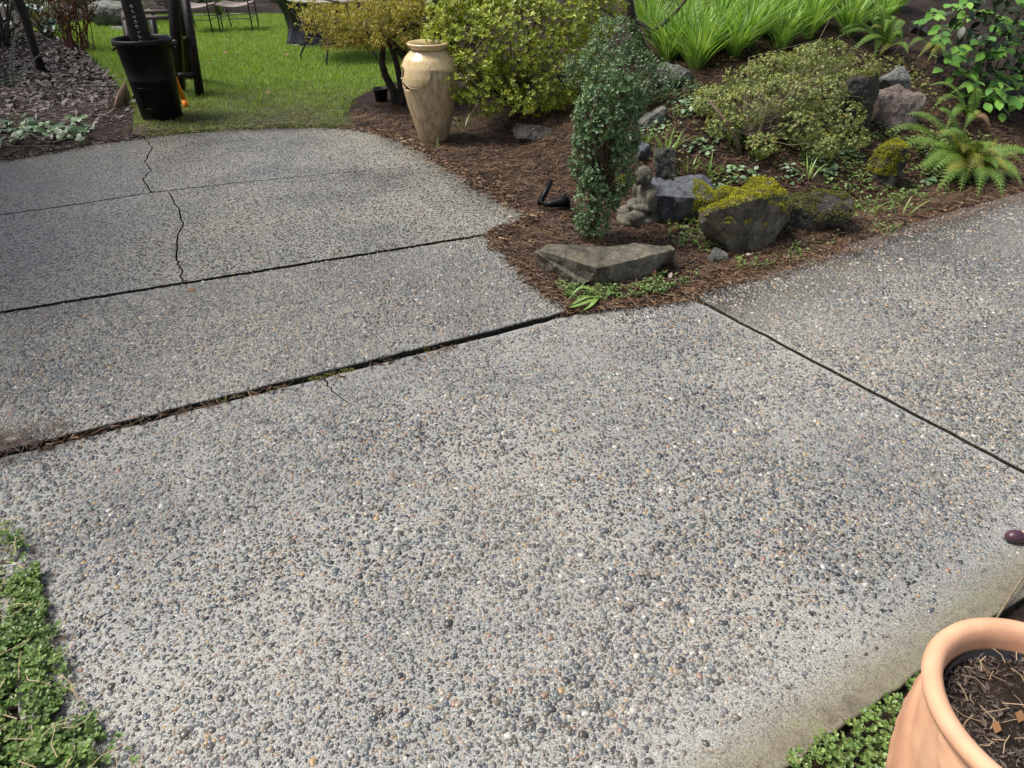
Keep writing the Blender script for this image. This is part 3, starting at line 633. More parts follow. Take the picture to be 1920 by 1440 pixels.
# ------------------------------------------------------------------ litter
def needles(n, region, zf, lmin, lmax, wd, name, mat, lift=.006, dens=None, **kw):
    a = np.array(region); lo = a.min(0); hi = a.max(0); p = rng.uniform(lo, hi, (n * 3, 2)); p = p[inpoly(p, region)]
    if dens is not None: p = p[rng.random(len(p)) < dens(p)]
    p = p[:n]; n = len(p)
    z = zf(p[:, 0], p[:, 1]) + rng.uniform(.001, lift, n)
    th = rng.uniform(0, 2 * math.pi, n); L = rng.uniform(lmin, lmax, n) / 2; bend = rng.normal(0, .3, n)
    c, s = np.cos(th), np.sin(th); w = wd * rng.uniform(.7, 1.3, n)
    def pt(t, off):
        x = p[:, 0] + c * L * t - s * (bend * L * t * t + off * w); y = p[:, 1] + s * L * t + c * (bend * L * t * t + off * w)
        return np.stack([x, y], 1)
    tl = rng.normal(0, .12, n); q = []
    for t in (-1, 0, 1):
        for off in (-.5, .5):
            xy = pt(t, off); zz = np.maximum(zf(xy[:, 0], xy[:, 1]) + .001, z + tl * L * t); q.append(np.column_stack([xy, zz]))
    V = np.stack(q, 1); F = (np.arange(n) * 6)[:, None, None] + np.array([[0, 1, 3, 2], [2, 3, 5, 4]])[None]
    mbn = MB(); mbn.add(V.reshape(-1, 3), F.reshape(-1, 4)); return mbn.build(name, mat, **kw)
def chips(n, region, zf, size, name, mat, dens=None, lift=.02, **kw):
    a = np.array(region); lo = a.min(0); hi = a.max(0); p = rng.uniform(lo, hi, (n * 4, 2)); p = p[inpoly(p, region)]
    if dens is not None: p = p[rng.random(len(p)) < dens(p)]
    p = p[:n]; n = len(p); z = zf(p[:, 0], p[:, 1]) + rng.uniform(0, lift, n)
    d = rand_unit(n); d[:, 2] *= .3; nr = rand_unit(n) * .45; nr[:, 2] = 1
    L = rng.uniform(.5, 1.5, n) * size; V, F = leaf_arr(np.column_stack([p, z]), d, nr, L, L * rng.uniform(.25, .5, n), .1)
    mbc = MB(); mbc.add(V, F); return mbc.build(name, mat, **kw)
VISBED = [(-1.55, 6.6), (-.9, 6.0), (.16, 4.2), (-.3, 3.95), (.22, 2.93), (.95, 3.1), (1.56, 3.46), (2.76, 4.22), (3.8, 4.8), (4.6, 6.4), (3.2, 6.8), (1.2, 6.2), (.6, 6.5), (-.4, 7.4), (-1.5, 7.4)]
needles(40000, VISBED, Hq, .03, .085, .0026, 'pine_needles', M['needle'], .02, kind='stuff', label='brown fallen needles lying over the garden bed', cat='needles')
chips(2600, VISBED, Hq, .028, 'bed_chips', M['potchip'], lift=.012, kind='stuff', label='dark bark crumbs among the needles of the bed', cat='bark chips')
needles(3500, [(1.3, 3.3), (2.8, 4.15), (3.7, 4.7), (3.6, 4.95), (2.6, 4.6), (1.1, 3.6), (.9, 3.2)], lambda x, y: np.maximum(H(x, y), .012), .04, .09, .002, 'edge_needles', M['needle'], .03, kind='stuff', label='needle drift along the bed edge on the right slab', cat='needles')
needles(2600, [(-2.6, 2.2), (-2.6, 1.55), (-1.95, 1.6), (-1.3, 2.15), (-1.5, 2.22), (-2.2, 2.2)], lambda x, y: np.full(len(x), .018), .05, .1, .0022, 'corner_needles', M['needle_dark'], .05, kind='stuff', label='dark needle heap at the left end of the wide joint', cat='needles', dens=lambda p: np.clip(1.15 - 1.15 * np.hypot((p[:, 0] + 1.9) / .3, (p[:, 1] - 1.9 - .45 * (p[:, 0] + 1.9)) / .13), .0, 1))
needles(420, SIDE, lambda x, y: HSIDE(x, y) + .03, .05, .12, .0022, 'side_needles', M['needle_pale'], .02, kind='stuff', label='pale needles lying on the left ground cover', cat='needles', dens=lambda p: (np.abs(p[:, 0]) < 2.2) * (p[:, 1] > .3))
needles(120, [(-2, 1.6), (0, .7), (.8, .9), (1.6, 2), (.5, 3), (-1, 2.4)], lambda x, y: np.full(len(x), .007), .03, .09, .0014, 'patio_needles', M['needle'], .004, kind='stuff', label='single needles scattered over the patio concrete', cat='needles')
needles(6500, [(-3.1, 6.32), (-3.4, 6.9), (-3.6, 7.2), (-4.6, 8.8), (-8, 8.8), (-6.5, 5.5), (-4.3, 5.4)], lambda x, y: np.maximum(HB(x, y), .0), .04, .1, .004, 'bed_litter', M['needle_dark'], .03, kind='stuff', label='dark twiggy litter on the shaded left bed', cat='litter')
chips(12000, [(-3.6, 6.6), (-3.75, 7.4), (-4.7, 8.9), (-6.6, 11.6), (-9.5, 12), (-9, 8.6), (-5.6, 5.6), (-4.1, 5.6)], HB, .075, 'bark_chips', M['chip'], dens=lambda p: np.clip((p[:, 1] - 6.0) / 2.0, .15, 1), kind='stuff', label='pale bark chips spread over the left bed', cat='bark chips')

def edge_litter(path, z, n, spread_, name, label, mat='needle', lo=.02, hi=.07):
    path = np.array([V2(P(x, y, z)) for x, y in path]); seg = rng.integers(0, len(path) - 1, n); t = rng.random((n, 1)); p = path[seg] * (1 - t) + path[seg + 1] * t
    off = rng.normal(0, spread_, (n, 2)) * (.3 + 1.6 * fbm(p[:, 0], p[:, 1], 7, 3, 5))[:, None]; p = p + off; th = rng.uniform(0, 2 * math.pi, n); L = rng.uniform(lo, hi, n) / 2; d = np.stack([np.cos(th), np.sin(th)], 1) * L[:, None]; s_ = np.stack([-np.sin(th), np.cos(th)], 1) * .0012
    zz = z + rng.uniform(.001, .014, n); q = [np.column_stack([p + d * a + s_ * b, zz + a * rng.normal(0, .004, n)]) for a in (-1, 1) for b in (-1, 1)]
    m2 = MB(); m2.add(np.stack(q, 1).reshape(-1, 3), ((np.arange(n) * 4)[:, None] + np.array([[0, 1, 3, 2]]))); m2.build(name, M[mat], kind='stuff', label=label, cat='needles')
edge_litter([(640, 238), (700, 245), (765, 266), (850, 316), (930, 363), (1006, 407)], ZK + .004, 2200, .035, 'edge_needles', 'brown needles spilling onto the back slab along the bed')
edge_litter([(1006, 408), (965, 424), (925, 436), (945, 468), (1000, 522), (1045, 565)], ZM + .006, 1100, .028, 'edge_needles', 'brown needles spilling onto the middle slab by the bed')
edge_litter([(1065, 580), (1120, 577), (1200, 568), (1280, 556), (1330, 532), (1420, 512), (1560, 463), (1700, 415), (1800, 385), (1900, 355)], ZR + .004, 2600, .03, 'edge_needles', 'brown needles along the front edge of the bed tip')
edge_litter([(0, 301), (95, 284), (190, 267), (268, 257)], ZK + .004, 700, .035, 'edge_needles', 'dark litter on the back left slab edge', 'needle_dark')
edge_litter([(268, 256), (420, 242), (560, 237), (650, 238)], ZK + .004, 1100, .025, 'edge_grass', 'olive grass scraps along the back slab edge', 'worn', .02, .05)
edge_litter([(60, 842), (140, 822), (260, 795), (420, 755), (600, 712), (900, 640)], .004, 160, .012, 'joint_needles', 'stray needles caught in the wide patio joint')
# ------------------------------------------------------------------ lawn grass
def lawn_blades(n):
    a = np.array(LAWN); lo = a.min(0); hi = a.max(0); p = rng.uniform(lo, hi, (n * 3, 2)); p = p[inpoly(p, LAWN)]
    bare = fbm(p[:, 0], p[:, 1], 1.6, 4, 11); front_f = np.clip((p[:, 1] - 6.5) / 2.6, 0, 1)
    k = np.clip(.15 + 1.25 * front_f + (bare - .47) * 2.2, .05, 1); p = p[rng.random(len(p)) < k][:n]; n = len(p)
    z = HL(p[:, 0], p[:, 1]); L = rng.uniform(.03, .075, n) * (.6 + .4 * np.clip((p[:, 1] - 6.5) / 2, 0, 1))
    th = rng.uniform(0, 2 * math.pi, n); lean = rng.uniform(.2, .9, n); w = rng.uniform(.003, .006, n)
    d = np.stack([np.cos(th) * lean, np.sin(th) * lean, np.ones(n)], 1); d = unit(d); s = np.stack([-np.sin(th), np.cos(th), np.zeros(n)], 1)
    b = np.column_stack([p, z - .004]); V = np.stack([b - s * w[:, None], b + s * w[:, None], b + d * L[:, None]], 1)
    m2 = MB(); m2.add(V.reshape(-1, 3), np.arange(n * 3).reshape(-1, 3)); m2.build('lawn_grass', M['lawn_blade'], kind='stuff', label='short bright green grass blades covering the lawn', cat='grass')
lawn_blades(170000)
needles(16000, [(-3.3, 6.38), (-2.6, 6.52), (-1.4, 6.52), (-1.7, 7.2), (-1.5, 8.8), (-4.4, 8.8), (-3.7, 7.2)], HL, .02, .06, .004, 'worn_grass', M['worn'], .03, kind='stuff', label='flattened olive and brown grass on the worn lawn front', cat='grass', dens=lambda p: np.clip(1.4 - (p[:, 1] - 6.4) / 2.2, .05, 1))

# ------------------------------------------------------------------ rocks
def rock_mesh(w, d, h, seed, npts=16, rough=.05, boxy=.75, sub=5, pts=None):
    r = np.random.default_rng(seed)
    bm = bmesh.new()
    if pts is None:
        q = r.uniform(-1, 1, (npts, 3)); q = q / np.max(np.abs(q), axis=1, keepdims=True) * (boxy + (1 - boxy) * r.random((npts, 1)))
        nrm = np.linalg.norm(q, axis=1, keepdims=True); q = q / np.maximum(nrm, 1) ** .55
        q = q * np.array([w / 2, d / 2, h / 2]) * 1.02; q[:, 2] += h / 2 - .1 * h
    else: q = np.array(pts)
    for v in q: bm.verts.new(v)
    res = bmesh.ops.convex_hull(bm, input=bm.verts)
    for v in [v for v in bm.verts if not v.link_faces]: bm.verts.remove(v)
    sz = max(w, d, h)
    if pts is None:
        bmesh.ops.bevel(bm, geom=bm.edges[:], offset=sz * .025, segments=1, affect='EDGES', profile=.5, clamp_overlap=True)
    for _ in range(sub):
        lim = sz * .036
        es = [e for e in bm.edges if e.calc_length() > lim]
        if not es: break
        bmesh.ops.subdivide_edges(bm, edges=es, cuts=1, use_grid_fill=True)
        bmesh.ops.triangulate(bm, faces=bm.faces[:])
    bm.normal_update(); o = Vector((seed * 3.7, seed * 1.3, 0))
    mv = []
    for v in bm.verts:
        p = v.co / sz
        a = noise.fractal(p * 3.2 + o, .9, 2.1, 7) * rough * sz + (noise.ridged_multi_fractal(p * 7 + o, 1.0, 2.0, 4, 1.0, 2.0) - 1.0) * rough * sz * .16
        mv.append(v.normal * a)
    for v, m_ in zip(bm.verts, mv): v.co += m_
    if pts is None:
        co = np.array([v.co[:] for v in bm.verts]); lo = np.percentile(co, 1, axis=0); hi = np.percentile(co, 99, axis=0); k = np.array([w, d, h * 1.15]) / (hi - lo)
        for v in bm.verts:
            q = (np.clip(np.array(v.co[:]), lo - .01, hi + .01) - (lo + hi) / 2) * k; v.co = (q[0], q[1], q[2] + h * .42)
    me = bpy.data.meshes.new('stone'); bm.to_mesh(me); bm.free()
    return me
def add_moss(me, parent, mask, n=900, size=.012, mat='moss', thick=.008):
    """cushion of moss over the faces chosen by mask(center, normal): a raised skin plus tufts"""
    V = np.array([v.co[:] for v in me.vertices]); T = []; 
    for p in me.polygons:
        if mask(p.center, p.normal): T.append(tuple(p.vertices))
    if not T: return None
    vn = np.array([v.normal[:] for v in me.vertices]); mbm = MB(); used = sorted({i for t in T for i in t}); mp = {i: k for k, i in enumerate(used)}
    VV = V[used] + vn[used] * (thick * (.4 + 1.2 * fbm(V[used, 0] * 1.0, V[used, 1] + V[used, 2], 45, 3)))[:, None]
    n = int(n * 6); size *= .62
    tris = np.array([t[:3] for t in T]); ar = np.linalg.norm(np.cross(V[tris[:, 1]] - V[tris[:, 0]], V[tris[:, 2]] - V[tris[:, 0]]), axis=1); pr = ar / ar.sum()
    ti = rng.choice(len(tris), n, p=pr); b = rng.dirichlet((1, 1, 1), n); pts = (V[tris[ti]] * b[:, :, None]).sum(1); nn = vn[tris[ti, 0]]
    hgt = fbm(pts[:, 0] * 1.0, pts[:, 1] + pts[:, 2], 30, 3); kk = rng.random(n) < np.clip((hgt - .25) * 5, .25, 1); pts, nn = pts[kk], nn[kk]; n = len(pts); hgt = hgt[kk]
    d = nn + rand_unit(n) * .9; V2_, F2 = leaf_arr(pts + nn * (thick * rng.random(n) * (.3 + 1.6 * hgt))[:, None], d, rand_unit(n), rng.uniform(.6, 1.5, n) * size, rng.uniform(.4, .7, n) * size); mbm.add(V2_, F2)
    return mbm.build('moss', M[mat], parent, smooth=False, kind='stuff')
ROCKS = 'stones set in the garden bed'
def rock(px, py, w, d, h, mat, seed, label, rz=0, tilt=(0, 0), name='garden_rock', sink=.0, **kw):
    me = rock_mesh(w, d, h, seed, **kw); g = onto(px, py)
    g = Vector((g.x, g.y + d * .38, 0)); g.z = Hs(g.x, g.y - d * .25) - .02 - sink
    o = link(name, me, M[mat], loc=g, label=label, cat='rock', group=None); o.rotation_euler = (tilt[0], tilt[1], rz); return o
# flat ledge stone at the point of the bed
def hull_at(lists):
    out = []
    for z, pxs in lists:
        for (x, y) in pxs: out.append(P(x, y, z))
    return out
t_pts = hull_at([(.135, [(1012, 470), (1030, 459), (1160, 461), (1196, 470), (1120, 503), (1086, 488)]), (.15, [(1256, 460), (1264, 468)]), (.125, [(1200, 488), (1150, 501)]), (-.03, [(1264, 500), (1180, 548), (1095, 545), (1020, 485), (1250, 470)])])
c0 = P(1130, 500, 0)
me1 = rock_mesh(.76, .3, .18, 5, pts=[tuple(p - c0) for p in t_pts], rough=.03, sub=6)
o1 = link('flat_rock', me1, M['rock_tan'], loc=c0, label='flat brown ledge stone at the tip of the garden bed', cat='rock')
l_pts = hull_at([(.125, [(1003, 472), (1030, 468)]), (.085, [(1040, 492), (1090, 492)]), (.045, [(1088, 530), (1112, 526)]), (-.04, [(1012, 505), (1030, 530), (1085, 540), (1120, 535), (1010, 470)])])
me2 = rock_mesh(.3, .3, .15, 6, pts=[tuple(p - c0) for p in l_pts], rough=.04, sub=6)
link('ledge', me2, M['rock_tan'], o1)
r2 = rock(1392, 466, .60, .42, .34, 'rock_tan', 14, 'large brown boulder with bright moss cap right of the slate rocks', rz=.2, npts=14, rough=.06)
add_moss(r2.data, r2, lambda c, n: n.z > .45 and c.x < .22 and c.z > .14, 2600, .014, thick=.012)
r3 = rock(1272, 418, .42, .30, .24, 'rock_slate', 23, 'blue grey slate rock with moss on its right face beside the statue', rz=-.15, npts=12, rough=.045)
add_moss(r3.data, r3, lambda c, n: c.x > .08 and n.y < .4 and n.z > -.3, 1500, .013, thick=.01)
r4 = rock(1240, 382, .34, .2, .15, 'rock_slate', 31, 'tilted blue grey slate leaning behind the statue', rz=.5, tilt=(.2, -.35), npts=11, rough=.04)
add_moss(r4.data, r4, lambda c, n: c.x < -.02 and n.z > .5, 700, .012)
r5 = rock(1305, 362, .26, .18, .1, 'rock_slate', 37, 'low slate slab above the mossy slate rock', rz=.3, npts=10, rough=.04)
rock(1205, 305, .13, .12, .13, 'rock_slate', 41, 'small pointed dark slate uphill from the statue', rz=.9, npts=9, rough=.04)
rock(1243, 338, .2, .18, .19, 'rock_dark', 43, 'dark split stone right behind the statue head', rz=.4, npts=10, rough=.05)
r8 = rock(1662, 352, .2, .18, .3, 'rock_dark', 47, 'dark upright stone with a bright moss top below the fern', npts=14, rough=.05)
add_moss(r8.data, r8, lambda c, n: (n.z > .35 or (c.x < .03 and n.y < 0)) and c.z > .1, 1400, .012)
rock(1672, 182, .27, .2, .22, 'rock_grey', 53, 'rounded pale grey boulder on top of the stone pile', npts=14, rough=.04)
rock(1684, 243, .4, .26, .28, 'rock_red', 59, 'pinkish grey angular boulder at the foot of the stone pile', rz=.3, npts=12, rough=.04)
r11 = rock(1606, 246, .36, .28, .4, 'rock_dark', 61, 'dark boulder behind the sprawling shrub at the stone pile', npts=12, rough=.05)
add_moss(r11.data, r11, lambda c, n: n.z > .5 and c.x > -.05, 700, .012, 'moss_dark')
rock(1724, 66, .17, .14, .13, 'rock_dark', 67, 'small dark rock high on the slope by the broadleaf shrub', npts=12, rough=.05)
rock(1268, 164, .36, .26, .17, 'rock_grey', 71, 'weathered grey stone under the long grass clumps', rz=.2, npts=12, rough=.05)
rock(1222, 236, .2, .16, .14, 'rock_grey', 73, 'grey stone half hidden right of the boxwood', npts=12, rough=.05)
r15 = rock(1520, 436, .5, .34, .26, 'rock_dark', 79, 'low dark rock crusted with moss and litter beside the large boulder', npts=16, rough=.06, sink=.03)
add_moss(r15.data, r15, lambda c, n: n.z > .25 and noise.noise(c * 9) > -.1, 1500, .013, 'moss_dark')
rock(1344, 492, .12, .09, .08, 'rock_grey', 83, 'small pale stone at the bed edge below the large boulder', npts=12, rough=.05)
r17 = rock(1362, 396, .16, .14, .14, 'rock_dark', 89, 'small stone wholly covered with yellow moss between boulder and slate', npts=14, rough=.05)
add_moss(r17.data, r17, lambda c, n: n.z > .0, 1100, .012, thick=.014)
rock(1000, 266, .32, .24, .12, 'rock_dark', 97, 'low dark stone in the shade under the azalea', npts=14, rough=.06)
mc = rock(1178, 352, .12, .1, .07, 'rock_dark', 101, 'small yellow moss cushion left behind the statue', npts=14, rough=.05)
add_moss(mc.data, mc, lambda c, n: n.z > -.1, 900, .013, thick=.014)
rock(1590, 318, .1, .06, .04, 'rock_dark', 103, 'thin dark stone lying on the slope left of the mossy upright stone', npts=10, rough=.05)

# ------------------------------------------------------------------ black bin, post, wooden stand
can_c = P(306, 222); can = empty('trash_can', (can_c.x, can_c.y, 0.005), 'tall black plastic trash can standing open on the lawn corner', 'trash can', rz=.25)
mb = MB(); lathe(mb, [(0, .0), (.19, .0), (.203, .012), (.232, .34), (.236, .345), (.236, .365), (.234, .37), (.262, .64), (.285, .645), (.288, .66), (.288, .685), (.28, .692), (.268, .685), (.255, .64), (.2, .03), (0, .025)], 56)
mb.build('body', M['black_plastic'], can, smooth=True); can.scale = (.88, .88, 1)
for s in (-1, 1):
    mb = MB(); tube(mb, [(s * .262, -.06, .62), (s * .288, -.05, .605), (s * .292, 0, .6), (s * .288, .05, .605), (s * .262, .06, .62)], .009, 8); mb.build('handle', M['black_plastic'], can, smooth=True)
mb = MB()
for a in np.linspace(-2.05, -1.25, 9):
    pass
fr = []
for (a0, z0, a1, z1) in ((-2.15, .12, -2.15, .3), (-1.45, .12, -1.45, .3), (-2.15, .3, -1.45, .3), (-2.15, .12, -1.45, .12)):
    path = []
    for t in np.linspace(0, 1, 8):
        a = a0 + (a1 - a0) * t; z = z0 + (z1 - z0) * t; r = .203 + (z - .012) * .0885 + .001; path.append((r * math.cos(a), r * math.sin(a), z))
    tube(mb, path, .004, 5)
mb.build('panel_rib', M['black_plastic'], can.children[0], smooth=True)
ob = P(346, 206); o = empty('orange_bar', (ob.x + .0, ob.y + .05, 0), 'bright orange plastic bar leaning on the right of the black trash can', 'plastic bar')
mb = MB(); a_, b_ = Vector((0.0, 0.0, .06)), Vector((-.06, .0, .4)); beam(mb, a_, b_, .04, .02, (0, 1, 0)); mb.build('bar', M['orange'], o)
mb = MB(); beam(mb, Vector((.01, -.002, -.004)), Vector((0, -.002, .08)), .048, .026, (0, 1, 0)); mb.build('bar_end', M['orange'], o)
pb = PY(266, 80, 7.02); post = empty('dark_post', (pb.x, 7.02, .04), 'dark tapered post with worn white lettering rising out of the trash can', 'post')
mb = MB(); V, F = [], []
def pleat(p, a): 
    k = 1 + .05 * math.sin(5 * a) + .03 * math.sin(9 * a + p[2] * 4); return (p[0] * k, p[1] * k, p[2])
lathe(mb, [(0, 0), (.1, 0), (.098, .35), (.085, .8), (.07, 1.2), (.058, 1.6), (.05, 1.75), (0, 1.78)], 40, pleat); mb.build('shaft', M['dark_wood'], post, smooth=True)
mb = MB()
for i, z in enumerate(np.linspace(.62, .9, 8)):     # illegible worn letters running up the post
    r = .1 - (z - .35) * .028; a = -1.12; cpt = Vector((r * math.cos(a), r * math.sin(a), z)); tn = Vector((-math.sin(a), math.cos(a), 0)); up = Vector((0, 0, 1))
    rr = random.Random(i); n = [Vector((0, 0, 0))] * 0
    pts = [cpt + tn * (.012 * math.cos(t + rr.random()) - .002) + up * (.011 * math.sin(t * (1.0 + .2 * (i % 3)))) + Vector((math.cos(a), math.sin(a), 0)) * .006 for t in np.linspace(.4, 5.2, 7)]
    tube(mb, pts[i % 3:], .0018 + .0007 * (i % 2), 4)
mb.build('lettering', M['white_ink'], post)
sb = P(345, 160); st = empty('wooden_stand', (sb.x, sb.y, 0), 'dark wooden stepladder stand with slatted step behind the trash can', 'step ladder')
def loc(v): return Vector(v) - Vector((sb.x, sb.y, 0))
def leg(pbot, ptop, w, d, nm='leg'):
    m2 = MB(); beam(m2, loc(pbot), loc(ptop), w, d, (0, 1, 0)); return m2.build(nm, M['dark_wood'], st)
leg(P(376, 181), PY(338, -60, 8.1), .075, .05)
leg(P(358, 150), PY(326, -60, 8.25), .13, .06)
leg(P(372, 172) + Vector((-.22, .05, 0)), PY(322, -60, 7.7), .1, .07)
lt = PY(233, 22, 8.2); lbm = Vector((lt.x, 8.0, 0)); leg(lbm, lt, .07, .05)
leg(lbm + Vector((.14, .35, 0)), lt + Vector((.14, .3, 0)), .06, .05)
for y, yy in ((22, 8.22), (33, 8.12)):
    m2 = MB(); beam(m2, loc(PY(231, y, yy)), loc(PY(330, y, yy)), .05, .035, (0, 0, 1)); m2.build('rail', M['step_wood'], st)
s0, s1 = PY(272, 78, 7.85), PY(330, 78, 7.85)
for k in range(6):
    m2 = MB(); t0, t1 = k / 6 + .01, (k + .86) / 6; a_ = s0 + (s1 - s0) * ((t0 + t1) / 2); beam(m2, loc(a_), loc(a_ + Vector((0, .3, 0))), (s1 - s0).length / 6 * .86, .02, (0, 0, 1)); m2.build('slat', M['step_wood'], st)
m2 = MB(); beam(m2, loc(s0 + Vector((0, -.012, -.02))), loc(s1 + Vector((0, -.012, -.02))), .07, .02, (0, 0, 1)); m2.build('step_front', M['dark_wood'], st)
m2 = MB(); beam(m2, loc(PY(336, 141, 7.72)), loc(PY(364, 140, 7.88)), .05, .04, (0, 0, 1)); m2.build('brace', M['dark_wood'], st)
# fibre edging strip left of the bin
e0 = P(240, 172); eo = empty('fibre_strip', (e0.x, e0.y, 0), 'tan fibrous edging strip standing in the mulch left of the trash can', 'edging')
mb = MB(); path = [P(243, 185), P(228, 200), P(214, 214), P(186, 231)]; V = []; F = []
for i, p in enumerate(path):
    h = [.17, .13, .05, .03][i]
    q = p - e0
    for (dx, dz) in ((0, -.02), (0, h), (.012, h), (.012, -.02)): V.append((q.x + dx, q.y, dz))
for i in range(3):
    for k in range(4): F.append((i * 4 + k, i * 4 + (k + 1) % 4, i * 4 + 4 + (k + 1) % 4, i * 4 + 4 + k))
mb.polys(V, F + [(0, 1, 2, 3), (12, 15, 14, 13)]); mb.build('strip', M['fibre'], eo)
m2 = MB(); pts = np.array([path[0] - e0] * 160) + np.array([rng.random(160)]).T * np.array([path[2] - e0 - (path[0] - e0)]); pts[:, 2] = rng.uniform(.0, .13, 160)
Vv, Ff = leaf_arr(pts, np.column_stack([rng.normal(0, .3, 160), rng.normal(0, .3, 160) - .3, rng.normal(.7, .3, 160)]), rand_unit(160), rng.uniform(.03, .07, 160), np.full(160, .004)); m2.add(Vv, Ff); m2.build('frayed_fibre', M['needle_pale'], eo, kind='stuff')

# ------------------------------------------------------------------ garden furniture on the lawn
def make_chair(x, y, rz, label):
    t = empty('patio_chair', (x, y, 0), label, 'chair', 'patio chairs at the back of the lawn', rz)
    for sx in (-.27, .27):
        m2 = MB(); tube(m2, [(sx, -.26, 0), (sx * .98, -.25, .2), (sx * .97, -.24, .42), (sx, -.2, .62), (sx, .12, .64), (sx * .95, .22, .62)], .011, 6); m2.build('front_leg', M['metal'], t, smooth=True)
        m2 = MB(); tube(m2, [(sx * .85, .28, 0), (sx * .9, .24, .22), (sx * .92, .2, .42), (sx * .92, .3, .9)], .011, 6); m2.build('rear_leg', M['metal'], t, smooth=True)
    m2 = MB(); tube(m2, [(-.265, -.25, .2), (.265, -.25, .2)], .008, 6); tube(m2, [(-.24, .24, .22), (.24, .24, .22)], .008, 6); tube(m2, [(-.262, -.25, .2), (-.24, .24, .22)], .008, 6); tube(m2, [(.262, -.25, .2), (.24, .24, .22)], .008, 6); m2.build('stretcher', M['pale_metal'], t)
    m2 = MB(); V = []; F = []
    for i in range(9):
        v = i / 8
        for j in range(9):
            u = j / 8; sag = .035 * math.sin(math.pi * u) + .015 * math.sin(math.pi * v)
            V.append(((u - .5) * .52, -.27 + v * .5, .43 - sag + (.02 if i == 0 else 0) * -1))
    V += [(a, b, c - .012) for a, b, c in V]
    for i in range(8):
        for j in range(8):
            k = i * 9 + j; F.append((k, k + 1, k + 10, k + 9)); F.append((81 + k, 81 + k + 9, 81 + k + 10, 81 + k + 1))
    for j in range(8): F.append((j, 81 + j, 82 + j, j + 1))
    m2.polys(V, F); m2.build('seat', M['sling'], t, smooth=True)
    m2 = MB(); V = []; F = []
    for i in range(5):
        for j in range(7):
            V.append(((j / 6 - .5) * .48, .21 + .1 * i / 4 + .03 * math.sin(math.pi * j / 6), .46 + .46 * i / 4))
    for i in range(4):
        for j in range(6): k = i * 7 + j; F.append((k, k + 1, k + 8, k + 7))
    m2.polys(V, F); o2 = m2.build('backrest', M['sling'], t, smooth=True); sm = o2.modifiers.new('thick', 'SOLIDIFY'); sm.thickness = .01
    return t
p = P(444, 60); make_chair(p.x, p.y + .22, .05, 'metal patio chair with taupe sling seat nearest the covered grill')
p = P(372, 63); make_chair(p.x, p.y + .22, -.04, 'metal patio chair with taupe sling seat behind the wooden stepladder')
tc = (P(565, 113) + P(706, 116)) / 2 + Vector((0, .25, 0)); tb = empty('patio_table', (tc.x, tc.y, 0), 'metal patio table with thin curved legs before the covered grill', 'table')
for foot in (P(565, 113), P(614, 125), P(706, 116), P(690, 96)):
    f_ = foot - tc; f_.z = 0; top = f_ * .72; top.z = .7; m2 = MB()
    tube(m2, [f_, f_ + Vector((0, 0, .07)), f_ * .78 + Vector((0, 0, .24)), f_ * .66 + Vector((0, 0, .42)), top], .012, 6); m2.build('leg', M['metal'], tb, smooth=True)
m2 = MB(); lathe(m2, [(0, .7), (.6, .7), (.615, .708), (.615, .722), (.6, .73), (0, .73)], 40); m2.build('tabletop', M['pale_metal'], tb)
m2 = MB(); pts_ = [Vector((.42 * math.cos(a), .42 * math.sin(a), .28)) for a in np.linspace(0, 2 * math.pi, 17)]; tube(m2, pts_, .006, 5, False); m2.build('leg_ring', M['metal'], tb)
gc = P(612, 88) + Vector((0, .32, 0)); gr = empty('covered_grill', (gc.x, gc.y, 0), 'barbecue grill under a wrinkled black vinyl cover on the lawn', 'grill')
m2 = MB(); V = []; F = []; nseg = 72; rows = [(.0, .62, .34), (.03, .64, .36), (.07, .61, .33), (.2, .56, .3), (.4, .58, .31), (.6, .68, .33), (.8, .76, .35), (.95, .78, .36), (1.1, .7, .34), (1.18, .5, .25), (1.2, .0, .0)]
for z, a, b in rows:
    for k in range(nseg):
        t = 2 * math.pi * k / nseg; c_, s_ = math.cos(t), math.sin(t); e = 3.4
        q = (abs(c_) ** e + abs(s_) ** e) ** (-1 / e); fold = 1 + (.035 * math.sin(9 * t + z * 3) + .03 * math.sin(17 * t - z * 6)) * (1 if z < .7 else .3)
        V.append((a * q * c_ * fold, b * q * s_ * fold, z))
for i in range(len(rows) - 1):
    for k in range(nseg): F.append((i * nseg + k, i * nseg + (k + 1) % nseg, (i + 1) * nseg + (k + 1) % nseg, (i + 1) * nseg + k))
m2.polys(V, F); m2.build('cover', M['black_cover'], gr, smooth=True)
m2 = MB(); tube(m2, [Vector((.63 * math.cos(t) * ((abs(math.cos(t)) ** 3.4 + abs(math.sin(t)) ** 3.4) ** (-1 / 3.4)), .36 * math.sin(t) * ((abs(math.cos(t)) ** 3.4 + abs(math.sin(t)) ** 3.4) ** (-1 / 3.4)), .02)) for t in np.linspace(0, 2 * math.pi, 60)], .012, 6, False); m2.build('hem', M['black_cover'], gr.children[0], smooth=True)

